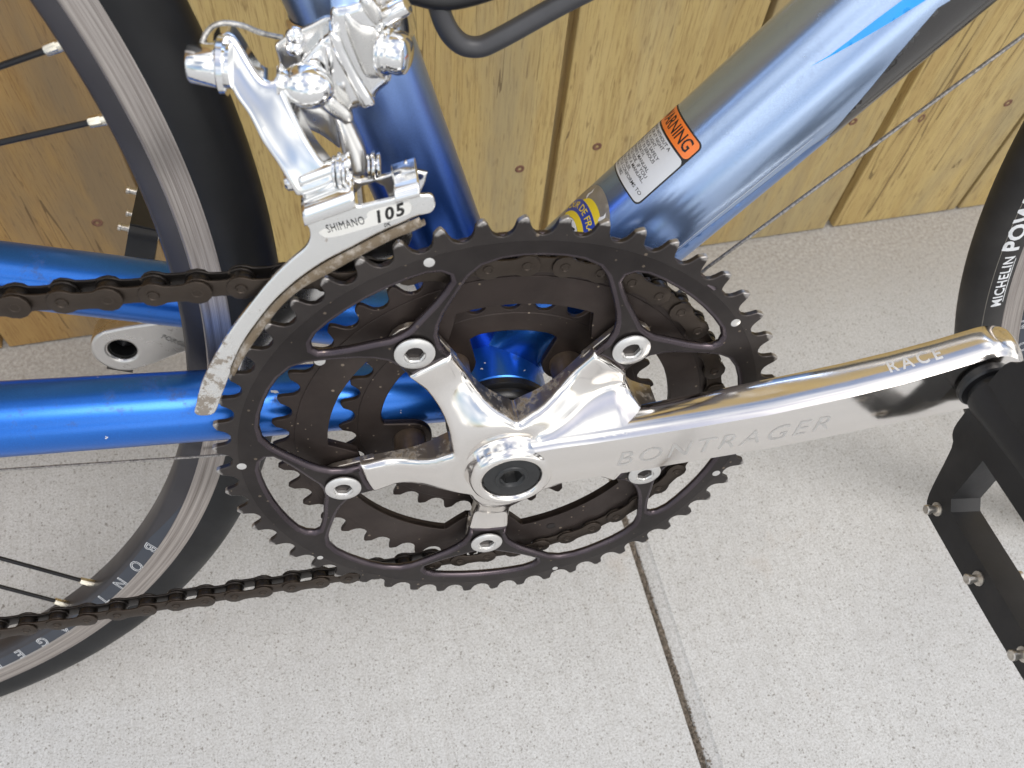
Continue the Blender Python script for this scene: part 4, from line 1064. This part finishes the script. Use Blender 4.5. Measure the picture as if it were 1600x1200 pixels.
pedal(rx, rz, -77.6, -1, 262, 'pedal', 'near black platform pedal with steel pins')
pedal(lx, lz, 79, 1, 248, 'pedal', 'far black platform pedal behind the rear wheel')

# ------------------------------------------------------------------ front derailleur
fd = bpy.data.objects.new('front_derailleur', None); C.objects.link(fd); fd.parent = bike; fd.location = O_BB
part(fd, 'shiny front derailleur clamped to the seat tube')
# cage outer plate
cage_out = smooth_path([(-107.2, 39.5), (-105.5, 44.4), (-103, 51), (-99.9, 56.9), (-93.5, 67.4), (-87.6, 75.6), (-82.1, 82.4), (-74.5, 91.5), (-67.2, 98.8), (-62.2, 103.1), (-60.2, 106.6), (-60, 110), (-61, 114.3), (-54.7, 116.6), (-47.7, 118.6), (-45.6, 116.5), (-40.3, 117.4), (-35, 118.5), (-32.6, 120.2), (-29.9, 120.6), (-28.1, 119), (-24.9, 118.7), (-23.7, 116.2), (-23.9, 114), (-25.3, 112.4), (-28.5, 111.7), (-34.2, 109.1), (-39.9, 106.6), (-48.6, 102), (-57.6, 97.2), (-66.4, 90.7), (-74.1, 83.3), (-81, 74.8), (-86.8, 66.6), (-92.5, 55.6), (-97.8, 44.6), (-101, 38.3), (-104.5, 37.8)], 3, True)
def tail_y(x, z): return -52.3-2.2*np.clip((-70-x)/35, 0, 1)**2
cg = pillow('cage_plate', cage_out, [], tail_y, lambda x, z: tail_y(x, z)+1.3, M['cage'], fd, w=0.8, D=0.5, step=3.0, bstep=2.0)
part(cg, 'outer cage plate of the derailleur with printed lettering')
# rolled lower lip, greasy
lip_top = [(-28.5, 111.5), (-34.2, 109.1), (-39.9, 106.6), (-48.6, 102), (-57.6, 97.2), (-66.4, 90.7), (-74.1, 83.3), (-81, 74.8), (-86.8, 66.6), (-91.8, 57.3)]
lip_bot = [(-26.8, 108.4), (-31.5, 106), (-35.7, 104.5), (-47.1, 98.5), (-57.2, 92.6), (-65.8, 87.7), (-73, 81), (-80, 71.8), (-85.7, 64), (-91.6, 54.4)]
lt = smooth_path(lip_top, 5); lb = smooth_path(lip_bot, 5); vs = []; fs = []; n = len(lt)
prof = [(0.0, -52.6), (0.12, -53.3), (0.35, -53.7), (0.65, -53.2), (0.9, -52.0), (1.0, -50.8), (0.95, -49.6)]
for i in range(n):
    for f_, y in prof: vs.append((lt[i][0]+(lb[i][0]-lt[i][0])*f_, y+(tail_y(lt[i][0], 0)+52.3)*0.8, lt[i][1]+(lb[i][1]-lt[i][1])*f_))
m_ = len(prof); fs = [(i*m_+k, i*m_+k+1, (i+1)*m_+k+1, (i+1)*m_+k) for i in range(n-1) for k in range(m_-1)]
lo_ = finish('cage_lip', vs, fs, M['lip'], fd, True); md = lo_.modifiers.new('s', 'SOLIDIFY'); md.thickness = 0.0008; md.offset = 0
# inner cage plate
inner_pl = [polar(r, a) for r, a in [(106, 107), (108, 109), (107, 114), (105, 122), (103.5, 130), (102.5, 140), (102.5, 150), (102, 157), (97, 157.5), (95.5, 150), (94.5, 140), (94, 130), (94, 118), (96, 109)]]
pillow('cage_plate', smooth_path(inner_pl, 3, True), [], -38.6, -37.4, M['cast'], fd, w=0.6, D=0.4, step=4, bstep=2.5)
# bridge sheets that fold from the outer plate back to the inner plate
def fold(name, xa, xb, prof, mat, slope=0.0, thick=1.4, n=14):
    P = smooth_path(prof, 5); vs = []; m_ = len(P)
    for i in range(n+1):
        x = xa+(xb-xa)*i/n
        for (y, z) in P: vs.append((x, y, z+slope*(x-xa)))
    fs = [(i*m_+k, i*m_+k+1, (i+1)*m_+k+1, (i+1)*m_+k) for i in range(n) for k in range(m_-1)]
    o = finish(name, vs, fs, mat, fd, True); md = o.modifiers.new('s', 'SOLIDIFY'); md.thickness = thick*S; md.offset = 0; return o
fold('cage_bridge', -61.0, -46.2, [(-52.6, 112.0), (-53.0, 113.6), (-52.4, 115.6), (-50.2, 116.6), (-47.9, 117.0), (-46.6, 118.0), (-46.2, 119.6), (-46.8, 121.2), (-47.6, 122.0), (-47.0, 123.2), (-44.5, 124.0)], M['chrome2'], 0.34)
fold('cage_bridge', -35.0, -28.0, [(-52.6, 117.8), (-53.0, 118.6), (-52.2, 120.0), (-50.0, 121.0), (-46.0, 121.6), (-41.0, 121.4), (-38.6, 119.4)], M['chrome2'], 0.25)
pillow('cage_tab', [(-33.3, 120.4), (-30.8, 124.1), (-29.5, 121.4), (-24.8, 119.8), (-25.7, 116.3), (-27.5, 112.3), (-29.4, 113.1), (-30.9, 115.9), (-33.6, 115.2)], [], -43, -41.6, M['chrome2'], fd, w=1.0, D=0.6, step=2, bstep=1.2)
pillow('cage_rail', [(-48.1, 118.9), (-44.8, 116.9), (-39.2, 117.6), (-35.1, 118.8), (-33.5, 120.4), (-33.6, 112), (-36.4, 110.2), (-37.6, 114.6), (-40.1, 116.3), (-44.1, 115.1), (-46, 113), (-47.8, 115)], [], -40.8, -39.2, M['cast'], fd, w=1.0, D=0.5, step=2, bstep=1.2)
# printing on the cage: panel and lettering
PP = [(-55.4, 109.4), (-43.9, 111.8), (-42.5, 111.7), (-32.2, 114.8), (-39.4, 109.1)]
def plane_txt(c0, c1, h, y=-52.42):
    ux, uz = c1[0]-c0[0], c1[1]-c0[1]; L = math.hypot(ux, uz); ux /= L; uz /= L
    cx, cz = (c0[0]+c1[0])/2, (c0[1]+c1[1])/2
    def f(x, yy, z): return (cx+ux*x-uz*yy-0.0, y, cz+uz*x+ux*yy)
    return f, L
pnl = smooth_path([(-56.7, 107.5), (-53.7, 106.6), (-43.4, 109.1), (-33.1, 112.2), (-30.8, 113.8), (-30.8, 116.4), (-32.8, 116.8), (-42.7, 114.6), (-44.1, 111.8), (-56.1, 109.5)], 3, True)
plate('print_panel', pnl[::1], [], -52.40, -52.2, M['sticker_clear'], cg, 2.0)
f, L = plane_txt(PP[0], PP[1], 4); text_obj('lettering', 'SHIMANO', 3.9, f, M['print'], cg, xs=L/(3.9*5.0), bold=0.0, spacing=1.1)
f, L = plane_txt(PP[2], PP[3], 6); text_obj('lettering', '105', 5.6, f, M['print'], cg, xs=L/(5.6*1.98), bold=0.2, shear=0.3, spacing=1.2)
f, L = plane_txt(PP[4], (PP[4][0]+3, PP[4][1]+0.9), 6); text_obj('lettering', '0K', 1.8, f, M['print'], cg, shear=0.2)

# outer link arm: plane leaning inwards towards the top
la, lb_ = -100.0, 0.45
lp = lambda x, z: la+lb_*z
arm = smooth_path([(-78.8, 153.4), (-78.4, 155.6), (-76.8, 157.1), (-74.9, 157.8), (-72.9, 157), (-71.3, 154.8), (-69.8, 152), (-68.3, 149.3), (-66.9, 147.6), (-65.1, 147.1), (-63, 147.6), (-61.9, 144.9), (-60.6, 141.5), (-58.9, 137.3), (-57.4, 133.7), (-54.9, 128.9), (-52.4, 125.4), (-50.8, 122.4), (-55.6, 120), (-61.5, 118.4), (-62.7, 119.5), (-64.5, 124), (-66.1, 127.7), (-67.8, 130.8), (-69.4, 133.7), (-71, 137.9), (-72.2, 140.6), (-74.2, 143.7), (-75.8, 147), (-77.6, 149.8)], 3, True)
ls = [p[0] for p in arm]
def arm_front(x, z):
    # dished broad face with raised rims
    zz = np.clip((z-118.0)/42.0, 0, 1.3)
    return -48.6+19.5*zz**1.45
ar = pillow('link_arm', arm, [], arm_front, lambda x, z: la+lb_*z+4.5, M['chrome2'], fd, w=1.5, D=1.2, step=1.0, bstep=0.8, dome=-0.45)
part(ar, 'bright outer link arm carrying the cable bolt')
# grey web behind and inner link
pillow('link_web', smooth_path([(-60.7, 136), (-56.9, 135.8), (-52.6, 134.5), (-49.9, 130.9), (-49.4, 126.2), (-49.3, 120), (-51.3, 121.8), (-54.7, 125), (-57.7, 127.1), (-59.7, 130.9)], 3, True), [], -28.5, -25, M['cast'], fd, w=3, D=1.6, step=1.6, bstep=1.2)
pillow('inner_link', smooth_path([(-49.9, 131.9), (-48.8, 133.9), (-46.5, 133.4), (-45.3, 131.3), (-43.6, 126.8), (-42.1, 122.3), (-41.8, 118.3), (-43.1, 116), (-46.3, 115.9), (-47.7, 118), (-48.6, 122.2), (-49.2, 127.5)], 3, True), [], lambda x, z: -72+0.3*z, lambda x, z: -66+0.3*z, M['cast'], fd, w=2.2, D=1.8, step=1.3, bstep=1.0, dome=0.5)
# body castings
bb_ = smooth_path([(-47.2, 161.8), (-45.4, 162.6), (-42.4, 163), (-38.8, 163.9), (-36.7, 161.4), (-34.3, 156.8), (-34, 152.6), (-33.3, 147), (-32.6, 142.4), (-33.5, 139.8), (-36.6, 137.2), (-38.3, 133.7), (-41.7, 132.7), (-46, 131.8), (-48.1, 134.1), (-50.5, 138.2), (-51.4, 144.2), (-50.7, 153.3), (-48.2, 156)], 3, True)
pillow('derailleur_body', bb_, [], lambda x, z: -27.5-0.06*(z-125), -16, M['chrome2'], fd, w=2.6, D=1.9, step=1.5, bstep=1.1)
pillow('body_rib', smooth_path([(-48.5, 156.9), (-47.3, 157.8), (-45.7, 156.4), (-44.2, 151.7), (-41.5, 144.6), (-38.1, 136.7), (-39.1, 135.2), (-41.6, 135.2), (-43.7, 140.2), (-45.8, 146.3), (-47.7, 151.2)], 3, True), [], -32.6, -26, M['chrome2'], fd, w=1.8, D=1.5, step=1.0, bstep=0.8, dome=0.3)
pillow('body_shoulder', smooth_path([(-43.8, 161.7), (-41, 159.9), (-38.8, 158.1), (-35.8, 157.2), (-34.8, 153.7), (-34.1, 148.6), (-33.4, 144), (-36, 142.7), (-39.8, 143.2), (-41.8, 148.2), (-43.3, 153.7), (-44.2, 158.3)], 3, True), [], -30.4, -24, M['cast'], fd, w=2.2, D=1.5, step=1.2, bstep=0.9, dome=0.3)
pillow('cable_plate', smooth_path([(-63.4, 150.7), (-61, 152.7), (-58.5, 154), (-53.1, 156.1), (-48.8, 158), (-46.5, 157), (-47.3, 154.6), (-50.6, 152.6), (-54.8, 148.1), (-58.6, 143.4), (-63, 142.1), (-63, 147)], 3, True), [], -24.4, -22.6, M['cast'], fd, w=1.0, D=0.5, step=2, bstep=1.2)
pillow('return_spring_cover', smooth_path([(-50.2, 154.2), (-49.3, 151.7), (-49.4, 145.1), (-50.9, 141.4), (-52.5, 145.3), (-55, 146.9), (-58.2, 146.3), (-55, 149.8), (-52.2, 152.6)], 3, True), [], -29.0, -23, M['chrome2'], fd, w=1.4, D=1.1, step=1.4, bstep=1.0)
for p in [(-57.7, 153.4), (-58.5, 150)]:
    MB().lathe((p[0], -24.2, p[1]), (0, -1, 0), [(2.6, 0), (2.5, 0.6), (1.9, 1.3), (1.0, 1.7), (0.01, 1.8)], 20).build('rivet', M['chrome2'], fd)
# pivot barrel, bolts and washers
def lathe_px(name, c, axis, prof, mat, n=36, sharp=35, lab=None): return part(MB().lathe(c, axis, prof, n).build(name, mat, fd, True, sharp), lab)
def P3(p, y): return (p[0], y, p[1])
c = [(-55.8, 143.9)][0]
lathe_px('pivot_barrel', P3(c, -34), (1, -0.10, -0.12), [(0.01, -7.6), (5.2, -7.5), (5.5, -7.0)]+[(6.1*math.cos(R_(t)), 7.4*math.sin(R_(t))) for t in range(-50, 90, 10)]+[(0.01, 7.4)], M['chrome2'], 40, 50)
c = [(-75, 151.8)][0]
lathe_px('cable_bolt', P3(c, -36.5), (-1, 0.10, 0.08), [(0.01, -1), (5.6, -1), (5.6, 0.2), (7.4, 0.3), (7.5, 1.8), (7.0, 2.2), (5.9, 2.4), (5.9, 3.0), (5.8, 3.6), (5.0, 9.2), (4.5, 9.8), (3.0, 9.9), (2.8, 8.6), (0.01, 8.6)], M['chrome2'], 36, 35, 'round cable anchor bolt on the link arm')
c = [(-32.6, 149.2)][0]
lathe_px('clamp_bolt', P3(c, -27), (0.9, -0.42, -0.05), [(0.01, -2), (7.4, -2), (7.6, -1.6), (7.6, -0.8), (6.4, -0.6), (6.4, 0.4), (5.9, 1.0), (5.9, 3.4), (5.2, 5.0), (3.6, 5.8), (0.01, 6.0)], M['chrome2'], 36, 35)
c = [(-32.7, 158.1)][0]; d = [(-28.1, 161.1)][0]
MB().lathe(P3(c, -25), (d[0]-c[0], -1.5, d[1]-c[1]), [(0.01, -2), (2.5, -2), (2.6, 6.0), (2.2, 7.0), (0.8, 7.4), (0.01, 7.4)], 20).build('limit_screw', M['chrome2'], fd)
pillow('clamp_ear', smooth_path([(-39.3, 165.2), (-36.5, 165.4), (-34.7, 162.7), (-34, 158.9), (-35.8, 157.6), (-37.7, 159.7), (-39.1, 162.5)], 3, True), [], -31.0, -22, M['cast'], fd, w=2.2, D=1.6, step=1.2, bstep=0.9)
c = [(-51.5, 124.1)][0]
for dx, r in ((0, 4.4), (1.4, 5.2), (2.8, 4.6)):
    MB().lathe((c[0]+dx, -45.5, c[1]), (1, -0.1, 0), [(0.01, 0), (r-0.4, 0), (r, 0.35), (r, 0.9), (r-0.5, 1.2), (0.01, 1.25)], 30).build('pivot_washer', M['chrome2'], fd)
c = [(-63.9, 121.1)][0]
MB().lathe((c[0], -44.0, c[1]), (-1, 0, 0), [(0.01, -3), (2.9, -3), (2.9, 0.5), (2.2, 1.3), (0.01, 1.4)], 24).build('pivot_pin', M['chrome2'], fd)
c = [(-70.9, 142)][0]
MB().lathe((c[0]+1, -35.0, c[1]), (-1, 0, 0), [(0.01, -3), (3.0, -3), (3.0, 0.6), (2.4, 1.2), (0.01, 1.3)], 24).build('pivot_pin', M['chrome2'], fd)
c = [(-40.8, 119.7)][0]
for dx, r in ((0, 3.6), (1.3, 4.4), (2.8, 3.8)):
    MB().lathe((c[0]+dx-1, -37, c[1]), (1, -0.1, 0), [(0.01, 0), (r-0.4, 0), (r, 0.35), (r, 0.9), (r-0.5, 1.2), (0.01, 1.25)], 30).build('pivot_washer', M['chrome2'], fd)
# lower knuckles of the body
pillow('body_knuckle', smooth_path([(-53, 138.7), (-49.8, 139.7), (-47.2, 137.2), (-45, 134.3), (-44.6, 131.5), (-46.9, 130.4), (-48.8, 132.1), (-51, 133.9), (-52.7, 136)], 3, True), [], -33.5, -26, M['cast'], fd, w=2.6, D=1.8, step=1.2, bstep=0.9)
# clamp band round the seat tube
cl = [(16.6, 144.5), (17.6, 144.8), (18.2, 145.6), (18.2, 158.6), (17.6, 159.6), (16.6, 160)]
part(MB().lathe((0.8, 0, 0), tuple(sdv), cl, 72).build('clamp_band', M['chrome2'], fd, True, 40), 'polished clamp band round the seat tube')
pillow('clamp_body', smooth_path([(-47.6, 159.8), (-44.6, 163.5), (-37.7, 165.6), (-32.6, 164.4), (-29.1, 160.2), (-28.4, 154.8), (-30.9, 151.7), (-33.5, 153.2), (-36.6, 158), (-39.8, 160.6), (-43.4, 159.3), (-46.5, 155.9)], 3, True), [], -22.5, -12, M['cast'], fd, w=3, D=2.2, step=1.6, bstep=1.2)
# cable to the anchor bolt
cp = [P3(p, y) for p, y in zip([(-77, 147), (-80.1, 149.7), (-81.1, 153.3), (-80.4, 157.3), (-77.9, 160), (-74.6, 160.7), (-70.3, 159.4), (-66.5, 156.5), (-63.1, 153.9), (-61.3, 152.8)], (-38, -38, -36, -34, -32, -31, -30, -28, -25, -23.5))]
part(MB().tube(smooth_path(cp, 8), 0.75, 8).build('cable', M['cable'], fd), 'frayed steel cable end curling round the anchor bolt')

n_obj = len(bpy.data.objects); print('objects', n_obj)
